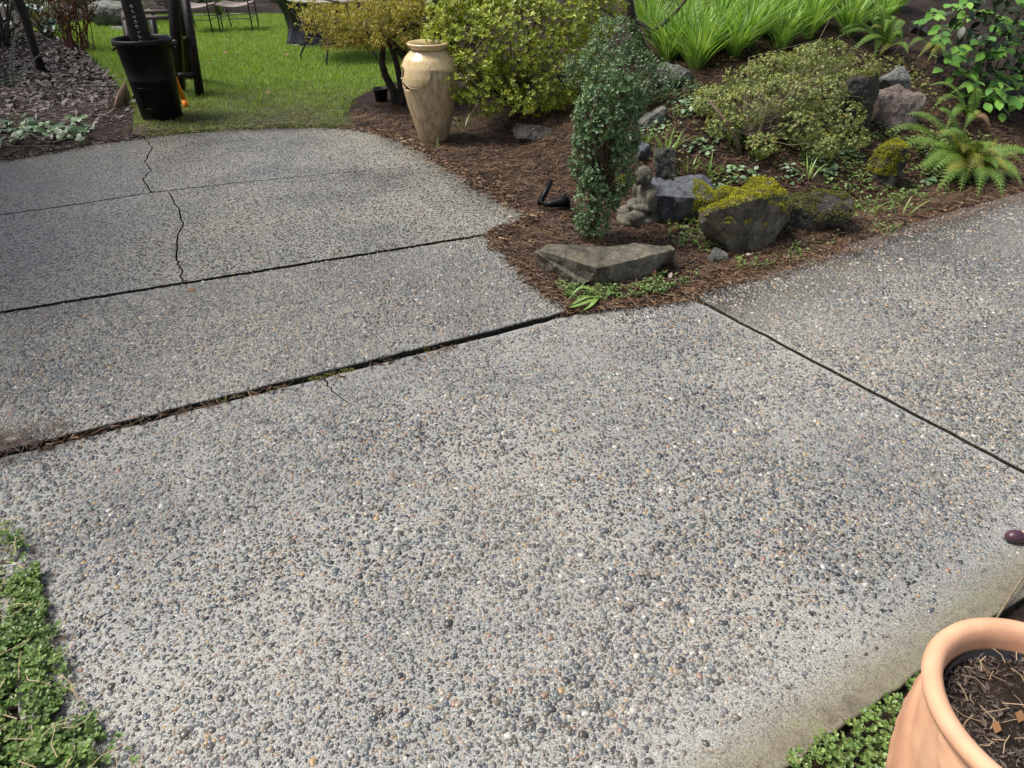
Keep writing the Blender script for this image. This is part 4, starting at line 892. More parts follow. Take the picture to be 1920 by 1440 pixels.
# ------------------------------------------------------------------ ceramic vase
vc = P(813, 268); vase = empty('ceramic_urn', (vc.x, vc.y + .04, -.01), 'tall tan glazed ceramic urn with side pockets standing beside the patio', 'urn', rz=0)
def clayglaze(name, a, b_, c, rough):
    m, N, L, b = newmat(name); tcn = N.new('ShaderNodeTexCoord'); mp = N.new('ShaderNodeMapping'); mp.inputs['Scale'].default_value = (1, 1, .22); L.new(tcn.outputs['Object'], mp.inputs[0])
    t = tex(N, L, 'Noise', 34, 7, .7, vec=mp.outputs[0]); r = ramp(N, [(.3, a), (.5, b_), (.7, c)]); L.new(t.outputs[0], r.inputs[0])
    v = tex(N, L, 'Noise', 150, 4, .8); r2 = ramp(N, [(.3, (.55, .45, .35)), (.45, (1, 1, 1))]); L.new(v.outputs[0], r2.inputs[0])
    L.new(mix(N, L, r.outputs[0], r2.outputs[0], .8, 'MULTIPLY'), b.inputs['Base Color']); b.inputs['Roughness'].default_value = rough; bump(N, L, b, v.outputs[0], .15, .004); return m
M['urn_low'] = clayglaze('speckled_tan_glaze', (.2, .13, .07), (.44, .32, .18), (.58, .46, .3), .5)
M['urn_up'] = clayglaze('smooth_cream_glaze', (.5, .35, .17), (.64, .48, .26), (.7, .56, .35), .22)
M['urn_foot'] = noisy('raw_clay_foot', [(.3, (.2, .085, .03)), (.7, (.32, .15, .06))], 30, .8, .3, .004)
KV = .86 / .86
prof = [(.098, 0.0), (.108, .015), (.115, .04), (.143, .14), (.175, .27), (.204, .41), (.221, .52), (.223, .6), (.211, .68), (.183, .745), (.148, .785), (.133, .8), (.128, .812)]
zs = [q[1] for q in prof]; rs = [q[0] for q in prof]
def vr(z): return float(np.interp(z, zs, rs))
m2 = MB(); nz, ns = 60, 96; V = []; F = []
for i in range(nz):
    z = .012 + (.812 - .012) * i / (nz - 1)
    for k in range(ns): a = 2 * math.pi * k / ns; r = vr(z); V.append((r * math.cos(a), r * math.sin(a), z))
holes = 0
for i in range(nz - 1):
    z = .012 + .8 * (i + .5) / (nz - 1)
    for k in range(ns):
        a = math.degrees(2 * math.pi * (k + .5) / ns)
        # side pocket: crescent opening on the camera-left flank
        u = (a - 207) / 24; w = (z - .6) / .1
        if u * u + w * w < 1: continue
        F.append((i * ns + k, i * ns + (k + 1) % ns, (i + 1) * ns + (k + 1) % ns, (i + 1) * ns + k))
m2.polys(V, F); ub = m2.build('body', M['urn_low'], vase, smooth=True); sm = ub.modifiers.new('wall', 'SOLIDIFY'); sm.thickness = .014; sm.offset = -1
m2 = MB(); lathe(m2, [(0, 0), (.1, 0), (.108, .012), (.112, .03)], 48); m2.build('foot', M['urn_foot'], vase, smooth=True)
m2 = MB(); lathe(m2, [(.126, .805), (.134, .815), (.15, .832), (.162, .85), (.165, .862), (.158, .87), (.146, .866), (.125, .84), (.113, .8), (.14, .76)], 64); m2.build('rim', M['urn_up'], vase, smooth=True)
# cream glaze collar with scalloped lower edge
m2 = MB(); V = []; F = []; n1, n2 = 22, 120
def low(a):
    d = math.degrees(a) % 360
    base_ = .655 + .012 * math.sin(a * 3) 
    if 195 < d < 268: base_ = .60 - .075 * math.sin((d - 195) / 73 * math.pi) ** .8
    return base_
for j in range(n2):
    a = 2 * math.pi * j / n2; z0 = low(a)
    for i in range(n1):
        z = z0 + (.808 - z0) * i / (n1 - 1); r = vr(z) + (.001 if i == 0 else .009); V.append((r * math.cos(a), r * math.sin(a), z))
for j in range(n2):
    a = math.degrees(2 * math.pi * (j + .5) / n2)
    for i in range(n1 - 1):
        z = V[j * n1 + i][2]; u = (a - 196) / 12; w = (z - .635) / .05
        if u * u + w * w < 1: continue
        u2 = (a - 205) / 16; w2 = (z - .535) / .022
        if u2 * u2 + w2 * w2 < 1: continue
        j2 = (j + 1) % n2; F.append((j * n1 + i, j2 * n1 + i, j2 * n1 + i + 1, j * n1 + i + 1))
m2.polys(V, F); m2.build('glaze_collar', M['urn_up'], ub, smooth=True)
m2 = MB(); pts_ = []
for a in np.radians(np.linspace(180, 268, 30)):
    z = low(a) if math.degrees(a) > 195 else .58; r = vr(z) + .004; pts_.append((r * math.cos(a), r * math.sin(a), z))
tube(m2, pts_, .0035, 6); m2.build('pocket_lip', M['urn_up'], ub, smooth=True)
vase.rotation_euler = (0, 0, R(8)); vase.scale = (1.03, 1.03, .9)
sp_ = P(716, 194); sp = empty('small_pot', (sp_.x, sp_.y, 0), 'small dark brown plastic nursery pot left of the urn', 'pot')
m2 = MB(); lathe(m2, [(0, 0), (.055, 0), (.072, .13), (.078, .132), (.078, .15), (.072, .15), (.068, .13), (0, .125)], 28); m2.build('pot_wall', M['dark_wood'], sp, smooth=True)
m2 = MB(); lathe(m2, [(.069, .126), (.05, .134), (0, .138)], 20); m2.build('pot_soil', M['bed'], sp, smooth=True)

# ------------------------------------------------------------------ small stone statue (seated figure, head bowed, facing left)
sg = onto(1193, 412); stt = empty('stone_statue', (sg.x + .03, sg.y - .03, sg.z - .015), 'small mossy stone statue of a seated bald figure with bowed head', 'statue', rz=R(-158))
def blob(bm, c, s, rot=(0, 0, 0)):
    from mathutils import Euler
    Mx = Matrix.Translation(c) @ Euler(rot).to_matrix().to_4x4() @ Matrix.Diagonal((*s, 1))
    bmesh.ops.create_icosphere(bm, subdivisions=3, radius=1, matrix=Mx)
bm = bmesh.new()      # local +x is where the figure faces
blob(bm, (.02, 0, .045), (.135, .115, .05)); blob(bm, (.075, .055, .075), (.07, .05, .04)); blob(bm, (.075, -.055, .075), (.07, .05, .04)); blob(bm, (.12, 0, .04), (.045, .085, .035))
blob(bm, (-.035, 0, .14), (.07, .085, .1), (0, .22, 0)); blob(bm, (-.02, 0, .205), (.055, .085, .05), (0, .3, 0))
blob(bm, (.0, .085, .165), (.032, .028, .07), (0, .35, 0)); blob(bm, (.0, -.085, .165), (.032, .028, .07), (0, .35, 0))
blob(bm, (.045, .06, .125), (.06, .026, .024), (0, -.1, -.5)); blob(bm, (.045, -.06, .125), (.06, .026, .024), (0, -.1, .5)); blob(bm, (.085, 0, .13), (.032, .03, .03))
blob(bm, (.0, 0, .25), (.03, .03, .035)); blob(bm, (.02, 0, .305), (.054, .047, .062), (0, .35, 0)); blob(bm, (.058, 0, .285), (.022, .03, .035), (0, .3, 0)); blob(bm, (.076, 0, .297), (.012, .009, .017), (0, .3, 0))
blob(bm, (.058, 0, .262), (.017, .018, .012)); blob(bm, (.01, .05, .29), (.012, .008, .028), (0, .2, 0)); blob(bm, (.01, -.05, .29), (.012, .008, .028), (0, .2, 0))
me = bpy.data.meshes.new('figure'); bm.to_mesh(me); bm.free()
fg = link('figure', me, M['statue'], stt); rm = fg.modifiers.new('one_surface', 'REMESH'); rm.mode = 'VOXEL'; rm.voxel_size = .0045; rm.use_smooth_shade = True
sm = fg.modifiers.new('soften', 'SMOOTH'); sm.factor = .5; sm.iterations = 5
m2 = MB()
for k in range(7):
    a0 = -1.3 + k * .42; tube(m2, [(-.085 + .02 * k, -.08 + .012 * k, .2 - .012 * k), (-.03 + .02 * k, -.105 + .008 * k, .14 - .01 * k), (.05 + .014 * k, -.1 + .012 * k, .08 - .004 * k), (.11, -.07 + .012 * k, .055)], [.003, .006, .006, .003], 6)
m2.build('robe_fold', M['statue'], stt, smooth=True)
for s in (-1, 1):
    m2 = MB(); tube(m2, [(.052, s * .03, .308), (.066, s * .022, .307), (.07, s * .012, .304)], [.003, .0045, .003], 6); m2.build('eyelid', M['statue'], fg, smooth=True)
m2 = MB(); tube(m2, [(.068, -.012, .272), (.0745, 0, .272), (.068, .012, .272)], [.002, .004, .002], 6); m2.build('mouth', M['statue'], fg, smooth=True)
oc = onto(1148, 408); m2 = MB(); beam(m2, (0, 0, -.02), (.004, .0, .085), .014, .008, (0, 1, 0)); m2.build('orange_stake', M['orange_faded'], loc=oc, label='faded orange plant stake in the soil left of the statue', cat='stake')
# garden spotlight lying by the patio corner
lg = onto(1050, 394); sl = empty('spotlight', (lg.x, lg.y, lg.z), 'black garden spotlight on a stake beside the boxwood', 'spotlight')
m2 = MB(); tube(m2, [(-.1, -.01, .035), (-.06, 0, .04), (.0, .015, .045), (.045, .03, .05)], [.012, .022, .033, .043], 16); tube(m2, [(.044, .03, .05), (.052, .032, .051)], [.046, .046], 16); m2.build('lamp_body', M['black_plastic'], sl, smooth=True)
m2 = MB(); tube(m2, [(-.1, -.01, .03), (-.125, .02, .05), (-.11, .05, .07)], .008, 8); m2.build('bracket', M['black_plastic'], sl, smooth=True)
m2 = MB(); tube(m2, [(-.135, .02, .03), (-.09, .09, .09), (-.055, .15, .14)], [.018, .018, .017], 10); m2.build('stake_post', M['black_plastic'], sl, smooth=True)

# ------------------------------------------------------------------ terracotta planter
pc = Vector((1.0, .725, -.04)); pot = empty('terracotta_planter', pc, 'large terracotta planter with swirling leaf relief at the patio corner', 'planter')
ZT = .42; m2 = MB(); V = []; F = []; ns, nr = 168, 46
def prad(t): return .162 + .028 * math.sin(math.pi * (t ** .8) * .62)
for i in range(nr):
    t = i / (nr - 1); z = t * (ZT - .04); r0 = prad(t)
    for k in range(ns):
        a = 2 * math.pi * k / ns; q = (a * 5 / (2 * math.pi) + t * .95) % 1.0; x = q - .5       # seven swirling leaves
        edge = .44 * math.sin(math.pi * min(1, .12 + t * .86)) ** .6
        h = 0
        if abs(x) < edge:
            h = .010 * (1 - (abs(x) / edge) ** 4) + .004 * math.exp(-(x / .03) ** 2)
            vein = (t * 9 - abs(x) * 7) % 1.0; h += .0022 * math.exp(-((vein - .5) / .2) ** 2) * (1 - abs(x) / edge)
        V.append(((r0 + h) * math.cos(a), (r0 + h) * math.sin(a), z))
for i in range(nr - 1):
    for k in range(ns): F.append((i * ns + k, i * ns + (k + 1) % ns, (i + 1) * ns + (k + 1) % ns, (i + 1) * ns + k))
m2.polys(V, F); m2.build('body', M['terra'], pot, smooth=True)
m2 = MB(); lathe(m2, [(.186, ZT - .05), (.198, ZT - .042), (.209, ZT - .03), (.214, ZT - .015), (.21, ZT - .003), (.2, ZT + .004), (.188, ZT + .003), (.178, ZT - .006), (.172, ZT - .03), (.168, ZT - .09), (.16, ZT - .16)], 120); m2.build('rim', M['terra'], pot, smooth=True)
m2 = MB(); lathe(m2, [(.1655, ZT - .052), (.1665, ZT - .05), (.163, ZT - .049), (.158, ZT - .12)], 90); m2.build('liner', M['liner'], pot, smooth=True)
m2 = MB(); lathe(m2, [(.163, ZT - .08), (.12, ZT - .066), (.06, ZT - .06), (0, ZT - .058)], 60, lambda p, a: (p[0], p[1], p[2] + .006 * math.sin(5 * a + p[0] * 40))); m2.build('potting_soil', M['soil'], pot, smooth=True)
def in_disc(n, r): 
    a = rng.uniform(0, 2 * math.pi, n); q = r * np.sqrt(rng.random(n)); return np.stack([q * np.cos(a), q * np.sin(a)], 1)
q = in_disc(2600, .157); n = len(q); d = rand_unit(n); d[:, 2] *= .2; nr_ = rand_unit(n) * .35; nr_[:, 2] = 1; Lq = np.clip(.005 + rng.exponential(.006, n), 0, .024)
V, F = leaf_arr(np.column_stack([q, ZT - .066 + rng.uniform(0, .012, n)]), d, nr_, Lq, Lq * rng.uniform(.15, .4, n), .12); m2 = MB(); m2.add(V, F); m2.build('bark_bits', M['potchip'], pot.children[-1], kind='stuff')
DISC = [(.155 * math.cos(a) + pc.x, .155 * math.sin(a) + pc.y) for a in np.linspace(0, 2 * math.pi, 24)[:-1]]
o = needles(46, DISC, lambda x, y: np.full(len(x), pc.z + ZT - .052), .018, .055, .0016, 'pot_needles', M['needle_pale'], .02, kind='stuff'); o.parent = pot; o.matrix_parent_inverse = Matrix.Translation(-pc)
for (px_, py_, s_) in ((1868, 1372, .022), (1912, 1352, .024)):
    b_ = P(px_, py_, ZT - .08) ; V, F = leaf_arr(np.array([[b_.x, b_.y, pc.z + ZT - .046]]), np.array([[.6, .8, .25]]), np.array([[.1, -.2, 1]]), [s_ * 1.2], [s_ * .8], .05); m2 = MB(); m2.add(V, F); m2.build('dead_leaf', M['dead_leaf'], label='dry brown leaf on the planter soil, ' + ('nearer the rim' if px_ < 1900 else 'nearer the centre'), cat='leaf')
kb = P(1903, 1006, .02); kn = empty('wooden_rod', (kb.x, kb.y, .02), 'tan wooden rod with maroon rounded tip lying on the patio at right', 'rod')
m2 = MB(); lathe(m2, [(0, -.028), (.01, -.026), (.018, -.016), (.021, 0), (.02, .014), (.017, .02)], 20); o = m2.build('tip', M['maroon'], kn, smooth=True); o.rotation_euler = (0, R(90), 0)
m2 = MB(); tube(m2, [(.018, 0, 0), (.3, .05, 0), (.9, .14, 0)], .016, 12); m2.build('shaft', M['tan'], kn, smooth=True)
twg = MB(); a_ = P(1868, 1160, -.0); tube(twg, [(0, 0, .0), (.1, .09, .03), (.22, .19, .02)], [.003, .004, .003], 6); twg.build('fallen_twig', M['twig'], loc=(a_.x, a_.y, 0.0), label='thin grey twig lying over the slab edge behind the planter', cat='twig', smooth=True)

# ------------------------------------------------------------------ shrubs
def lump_points(lumps, n, shell=.55):
    """points in the outer shell of overlapping ellipsoids with outward normals"""
    lumps = [(np.array(c), np.array(r)) for c, r in lumps]; w = np.array([np.prod(r) ** .67 for c, r in lumps]); w /= w.sum()
    k = rng.choice(len(lumps), n, p=w); u = rand_unit(n); f = 1 - shell * rng.random(n) ** 2.2
    cc = np.array([c for c, r in lumps])[k]; rr = np.array([r for c, r in lumps])[k]
    p = cc + u * rr * f[:, None]; nr = unit(u / rr)
    inside = np.zeros(n, bool)
    for c, r in lumps: inside |= (((p - c) / r) ** 2).sum(1) < .45
    return p[~inside], nr[~inside]
def rosettes(p, nr, per, L, Wd, up=.5, spread_=.9, fold=.2, jit=.012):
    n = len(p); ax = unit(nr + np.array([0, 0, up])); a1 = unit(np.cross(ax, rand_unit(n))); a2 = np.cross(ax, a1); out = MB()
    for k in range(per):
        an = 2 * math.pi * (k / per) + rng.uniform(0, .7, n) ; r_ = a1 * np.cos(an)[:, None] + a2 * np.sin(an)[:, None]
        d = unit(r_ * spread_ + ax * rng.uniform(.25, .9, (n, 1))); b = p + ax * rng.uniform(-jit, jit, (n, 1))
        ln = L * rng.uniform(.65, 1.25, n); V, F = leaf_arr(b, d, ax, ln, ln * Wd * rng.uniform(.8, 1.2, n), fold); out.add(V, F)
    return out
def twigs(mbt, base, tips, r0, r1, sides=5, wob=.08):
    for t in tips:
        b = Vector(base); t = Vector(t); L = (t - b).length; mid = [b]
        for k in (.35, .7): mid.append(b.lerp(t, k) + Vector((random.gauss(0, wob), random.gauss(0, wob), random.gauss(0, wob * .6) + .06 * L)) * L)
        tube(mbt, mid + [t], [r0, r0 * .7, (r0 + r1) * .4, r1], sides, False)
# large azalea between urn and boxwood
az = onto(985, 236); azo = empty('azalea_shrub', (0.02, 6.55, Hs(.02, 6.55)), 'large rounded yellow green azalea shrub right of the urn', 'shrub')
base = np.array(azo.location)
L0 = [((-.05, 6.55, .72), (.62, .55, .42)), ((.35, 6.5, .62), (.5, .5, .4)), ((-.42, 6.35, .82), (.33, .3, .27)), ((-.36, 6.05, .52), (.23, .2, .2)), ((-.18, 6.1, .42), (.26, .22, .2)), ((.12, 6.1, .42), (.33, .26, .2)), ((.42, 6.15, .5), (.3, .26, .23)), ((.1, 6.3, .85), (.5, .38, .28)), ((.5, 6.5, .95), (.45, .4, .25)), ((-.25, 6.7, 1.08), (.5, .4, .25)), ((.3, 6.8, 1.1), (.6, .4, .22)), ((-.3, 6.2, .7), (.3, .22, .2))]
p, nr = lump_points(L0, 9500, .5); k = (p[:, 1] < 6.75) | (p[:, 2] > .7); p, nr = p[k], nr[k]
k = rng.random(len(p)) < np.clip(.45 + 1.5 * (fbm(p[:, 0] * 2 + p[:, 2], p[:, 2] * 2 + p[:, 1], 4.5, 3) - .35), .12, 1); p, nr = p[k], nr[k]
rosettes(p - base, nr, 6, .036, .46, .7).build('crown', M['azalea'], azo)
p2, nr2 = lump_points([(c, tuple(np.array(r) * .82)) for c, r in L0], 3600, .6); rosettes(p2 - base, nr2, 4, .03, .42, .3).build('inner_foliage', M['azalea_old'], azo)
mbt = MB(); sel = p[rng.choice(len(p), 60)] - base; twigs(mbt, (0, 0, .02), sel, .012, .0025); mbt.build('stem', M['stem_brown'], azo)
# second azalea, behind the urn, duller
az2 = (-.75, 7.7, Hs(-.75, 7.7)); a2o = empty('azalea_shrub', az2, 'duller green azalea shrub behind the urn at the top edge', 'shrub')
L2 = [((-.8, 7.65, .95), (.5, .4, .3)), ((-.35, 7.8, 1.0), (.5, .4, .32)), ((-1.05, 7.5, 1.02), (.3, .25, .22)), ((-.5, 7.4, 1.1), (.45, .35, .25))]
p, nr = lump_points(L2, 3600, .6); rosettes(p - np.array(az2), nr, 6, .034, .42, .6).build('crown', M['azalea_old'], a2o)
mbt = MB(); twigs(mbt, (0, 0, 0), p[rng.choice(len(p), 60)] - np.array(az2), .014, .003); mbt.build('stem', M['stem_brown'], a2o)
# lichen covered small tree left of the urn
tb0 = P(742, 205); tro = empty('lichen_tree', (tb0.x, tb0.y, 0), 'crooked little tree crusted with yellow lichen left of the urn', 'tree')
def lp(px_, py_, Y): return PY(px_, py_, Y) - Vector((tb0.x, tb0.y, 0))
mbt = MB()
limbs = [([(745, 205), (738, 172), (722, 140), (716, 118), (718, 92), (722, 72)], 7.35, [.05, .042, .035, .032, .026, .02]),
         ([(748, 200), (752, 160), (744, 120), (735, 92), (725, 72), (705, 50)], 7.35, [.05, .035, .028, .026, .022, .016]),
         ([(752, 200), (768, 120), (752, 98), (730, 75)], 7.3, [.035, .028, .04, .02]),
         ([(722, 72), (735, 68), (748, 66), (762, 50), (770, 20), (772, -20)], 7.3, [.024, .02, .018, .016, .012, .008]),
         ([(718, 80), (700, 75), (680, 60), (640, 40), (600, 20)], 7.3, [.022, .018, .014, .01, .006]),
         ([(720, 72), (700, 40), (680, 10), (660, -30)], 7.4, [.02, .016, .012, .008]),
         ([(755, 100), (768, 85), (778, 60), (790, 20)], 7.4, [.016, .013, .011, .008]), ([(762, 50), (800, 35), (850, 25), (900, 5)], 7.1, [.012, .01, .008, .005]),
         ([(690, 60), (670, 78), (640, 80), (600, 84)], 7.1, [.01, .008, .006, .003]), ([(640, 40), (600, 50), (570, 45), (545, 20)], 7.1, [.008, .006, .005, .003]), ([(700, 20), (640, 5), (560, -10)], 7.2, [.01, .008, .005])]
for pts_, Y, rad in limbs:
    yy = [Y + .05 * math.sin(i * 1.7) for i in range(len(pts_))]; pp = [lp(a, b, y) for (a, b), y in zip(pts_, yy)]
    if pts_[0][1] >= 195: pp[0].z = -.02
    tube(mbt, pp, rad, 8)
mbt.build('trunk', M['bark'], tro, smooth=True)
tipsets = []
for (a, b, w_, h_, n_) in ((690, 60, 60, 26, 500), (650, 45, 70, 36, 700), (720, 25, 60, 40, 700), (770, 20, 40, 30, 300), (600, 25, 50, 25, 150), (765, 78, 16, 16, 170), (705, 82, 18, 10, 160), (790, 40, 40, 30, 220), (650, 80, 40, 10, 150)):
    x = rng.normal(a, w_ * .5, n_); y = rng.normal(b, h_ * .5, n_); y = np.minimum(y, 92); Y = rng.normal(7.3, .22, n_)
    tipsets.append(np.array([tuple(lp(x[i], y[i], Y[i])) for i in range(n_)]))
tips = np.concatenate(tipsets)
rosettes(tips, rand_unit(len(tips)), 5, .036, .3, .2, .8, .3, .02).build('crown', M['lichen'], tro)
mbt = MB()
for i in rng.choice(len(tips), 260, replace=False):
    t = Vector(tips[i]); a = t + Vector((random.gauss(0, .09), random.gauss(0, .06), random.gauss(-.02, .08))); c_ = t.lerp(a, .5) + Vector((random.gauss(0, .02),) * 3); tube(mbt, [t, c_, a], [.0028, .0024, .0015], 4, False)
mbt.build('twigs', M['twig'], tro, kind='stuff')
# boxwood
bx = onto(1110, 452); bxo = empty('boxwood', (bx.x, bx.y, bx.z), 'narrow upright dark green boxwood behind the flat stone', 'shrub')
bz = lambda z: z
Lb = []
for i in range(64):
    z = rng.uniform(.1, .86); w = np.interp(z, [.08, .25, .4, .6, .75, .9], [.04, .1, .165, .19, .19, .1]); a = rng.uniform(0, 2 * math.pi); q = w * .62
    cxs = np.interp(z, [.1, .4, .9], [.0, .035, .06]); s = rng.uniform(.05, .085)
    Lb.append(((cxs + q * math.cos(a), q * math.sin(a), z), (s, s, s * 1.35)))
p, nr = lump_points(Lb, 12500, .7); k = rng.random(len(p)) < np.clip(.35 + 1.6 * (fbm(p[:, 0] * 3, p[:, 2] * 3 + p[:, 1], 5, 3) - .33), .15, 1); p, nr = p[k], nr[k]
rosettes(p, nr, 5, .0185, .6, .5, .9, .25, .012).build('crown', M['box'], bxo)
mbt = MB()
for dx, tx in ((-.012, -.03), (.016, .04), (.004, .0)): tube(mbt, [(dx, 0, -.03), (dx * 1.5, .0, .1), (tx, .01, .3), (tx * 1.6 + .02, 0, .6), (tx * 1.5 + .04, 0, .85)], [.014, .012, .009, .006, .003], 7)
mbt.build('trunk', M['stem_brown'], bxo, smooth=True); mbt = MB(); twigs(mbt, (.02, 0, .25), p[rng.choice(len(p), 120)], .004, .0015); mbt.build('twigs', M['stem_brown'], bxo, kind='stuff')
# loose blue-green shrub behind the boxwood
lb = onto(1175, 205); lbo = empty('loose_shrub', lb, 'loose grey green shrub with fine twigs behind the boxwood', 'shrub'); bb = np.array(lb)
Ll = [((lb.x + dx, lb.y + dy, lb.z + dz), (r, r, r * .8)) for dx, dy, dz, r in ((0, .05, .28, .2), (-.2, .1, .32, .18), (.18, 0, .2, .18), (.38, -.05, .12, .15), (-.1, .2, .45, .2), (-.35, .1, .25, .15), (.05, -.1, .15, .14), (.52, 0, .1, .1))]
p, nr = lump_points(Ll, 5200, .8); k = rng.random(len(p)) < .75; rosettes((p - bb)[k], nr[k], 5, .02, .5, .6, .9, .25, .02).build('crown', M['box'], lbo)
mbt = MB(); twigs(mbt, (0, 0, 0), p[rng.choice(len(p), 60)] - bb, .006, .002); mbt.build('stem', M['twig'], lbo)
# sprawling twiggy shrub on the slope
cs = onto(1395, 292); cso = empty('sprawling_shrub', cs, 'sprawling pale leaved twiggy shrub on the slope', 'shrub'); cb = np.array(cs)
Lc = []
for (a, b, r) in ((1390, 205, .2), (1330, 185, .15), (1460, 190, .22), (1520, 180, .2), (1580, 165, .18), (1440, 140, .2), (1500, 125, .2), (1390, 145, .16), (1560, 215, .17), (1480, 235, .16), (1350, 225, .12), (1540, 105, .18), (1600, 120, .15), (1420, 255, .1), (1530, 260, .12), (1585, 245, .12)):
    g = onto(a, b + 34); Lc.append(((g.x, g.y - .05, g.z + r * .75), (r, r, r * .62)))
p, nr = lump_points(Lc, 15000, .9); k = rng.random(len(p)) < np.clip(.3 + 2 * (fbm(p[:, 0] * 2, p[:, 2] * 2 + p[:, 1], 6, 3) - .3), .1, .9); p, nr = p[k], nr[k]
rosettes(p - cb, nr, 5, .02, .55, .6, .9, .25, .015).build('crown', M['coto'], cso)
mbt = MB()
for dx, tl_ in ((-.02, -.12), (.05, .05)): tube(mbt, [(dx, 0, -.03), (dx * 1.2 + tl_ * .3, 0, .08), (dx + tl_, .05, .2), (dx + tl_ * 2, .15, .32)], [.022, .019, .014, .008], 7)
mbt.build('trunk', M['stem_brown'], cso, smooth=True); mbt = MB(); twigs(mbt, (0, .05, .12), p[rng.choice(len(p), 110)] - cb, .004, .0013, 4, .12); mbt.build('twigs', M['twig'], cso, kind='stuff')
# dark young tree at the top of the slope
tg = onto(1214, 106); tre = empty('young_tree', tg, 'dark leaning tree trunk with bare mossy branch above the long grass', 'tree'); Y0 = tg.y
def tp(x, y, dy=0): return PY(x, y, Y0 + dy) - tg
mbt = MB(); tube(mbt, [tp(1216, 114) + Vector((0, 0, -.05)), tp(1205, 92), tp(1195, 65), tp(1186, 45), tp(1183, 22), tp(1178, -10), tp(1172, -60)], [.045, .04, .04, .042, .036, .03, .025], 9); mbt.build('trunk', M['bark'], tre, smooth=True)
mbt = MB(); tube(mbt, [tp(1188, 40), tp(1205, 46, -.05), tp(1219, 60, -.1), tp(1245, 44, -.12), tp(1268, 22, -.12), tp(1284, 2, -.12), tp(1296, -20, -.12)], [.02, .017, .018, .017, .015, .013, .011], 8); mbt.build('branch', M['bark'], tre, smooth=True)
mbt = MB(); tube(mbt, [tp(1185, 35), tp(1165, 38, -.05), tp(1150, 30, -.08), tp(1120, 10, -.1)], [.016, .013, .01, .007], 7); mbt.build('branch', M['bark'], tre, smooth=True)

# ------------------------------------------------------------------ long grass clumps
def grass_mesh(n, h, w, seed, spread_=.5, seg=5):
    r = np.random.default_rng(seed); a = r.uniform(0, 2 * math.pi, n); ln = h * r.uniform(.55, 1.25, n); lean = r.uniform(.12, 1, n) * spread_; arch = r.uniform(.2, 1.1, n)
    base_ = np.stack([np.cos(a), np.sin(a)], 1) * (r.random(n) * .05)[:, None]; Vs = []; o = np.stack([np.cos(a), np.sin(a)], 1); s = np.stack([-np.sin(a), np.cos(a)], 1)
    for i in range(seg + 1):
        t = i / seg; out = lean * t * ln + arch * lean * ln * t ** 3 * .7; up = ln * (t - .38 * arch * t ** 3 * (lean + .25)); wd = w * (1 - t ** 2.2) * (.6 + .8 * min(1, t * 3)) + .0004
        c = base_ + o * out[:, None]
        for sg in (-1, 1): Vs.append(np.column_stack([c + s * sg * wd * .5, up]))
    V = np.stack(Vs, 1); F = np.array([[2 * i, 2 * i + 1, 2 * i + 3, 2 * i + 2] for i in range(seg)]); FF = (np.arange(n) * (2 * seg + 2))[:, None, None] + F[None]
    mbg = MB(); mbg.add(V.reshape(-1, 3), FF.reshape(-1, 4)); return mbg
gm = [grass_mesh(150, .34, .0115, s, .75).mesh('blades') for s in range(6)]
for m_ in gm: m_.materials.append(M['longgrass'])
spots = []
for row, (yb, x0, x1, st_) in enumerate(((122, 1250, 1345, 62), (104, 1262, 1420, 62), (86, 1232, 1510, 58), (66, 1225, 1600, 60), (46, 1215, 1660, 62), (24, 1220, 1690, 66), (2, 1215, 1690, 72), (-22, 1200, 1680, 80))):
    x = x0
    while x < x1: spots.append((x + random.uniform(-12, 12), yb + random.uniform(-6, 6), row)); x += st_
for i, (x, y, row) in enumerate(spots):
    g = onto(x, y); t = empty('long_grass_clump', (g.x, g.y, g.z - .01), 'bright green arching long grass clump on top of the mound', 'grass clump', 'long grass clumps on the mound', rz=random.uniform(0, 6.28))
    k = random.uniform(.8, 1.15); t.scale = (k, k, k); link('blades', gm[i % 6], None, t)
def tuft(px_, py_, n, h, w, mat, label, seed, name='grass_tuft', spread_=.9, cat='plant', g=None, group=None):
    g = g or onto(px_, py_); t = empty(name, (g.x, g.y, g.z - .005), label, cat, group); grass_mesh(n, h, w, seed, spread_).build('blades', M[mat], t); return t
for i, (x, y, n, h, lab) in enumerate(((1250, 290, 26, .16, 'arching pale grass tuft above the split stone'), (1290, 325, 12, .15, 'sparse grass tuft right of the split stone'), (1330, 330, 10, .14, 'low grass tuft uphill of the mossy slate rock'), (1375, 270, 16, .13, 'grass tuft left of the sprawling shrub trunk'), (1420, 300, 14, .12, 'grass tuft at the sprawling shrub trunk'), (1515, 335, 9, .14, 'thin grass tuft on the slope beside pale leaved plants'), (1690, 405, 7, .13, 'thin grass blades below the mossy upright stone'), (1570, 405, 6, .12, 'single sparse tuft among litter right of the crusted rock'), (1640, 395, 5, .1, 'tiny grass tuft near the right bed edge'), (1480, 255, 10, .12, 'grass tuft under the sprawling shrub'), (1215, 265, 9, .13, 'thin grass tuft above the small pointed slate'), (870, 240, 8, .14, 'short green sprout at the right foot of the urn'), (1310, 425, 5, .08, 'small grass sprout at the mossy slate rock base'))):
    tuft(x, y, n, h, .008, 'strap', lab, 200 + i)
tuft(816, 278, 4, .1, .006, 'strap', 'single green blade in front of the urn', 231, spread_=.3)
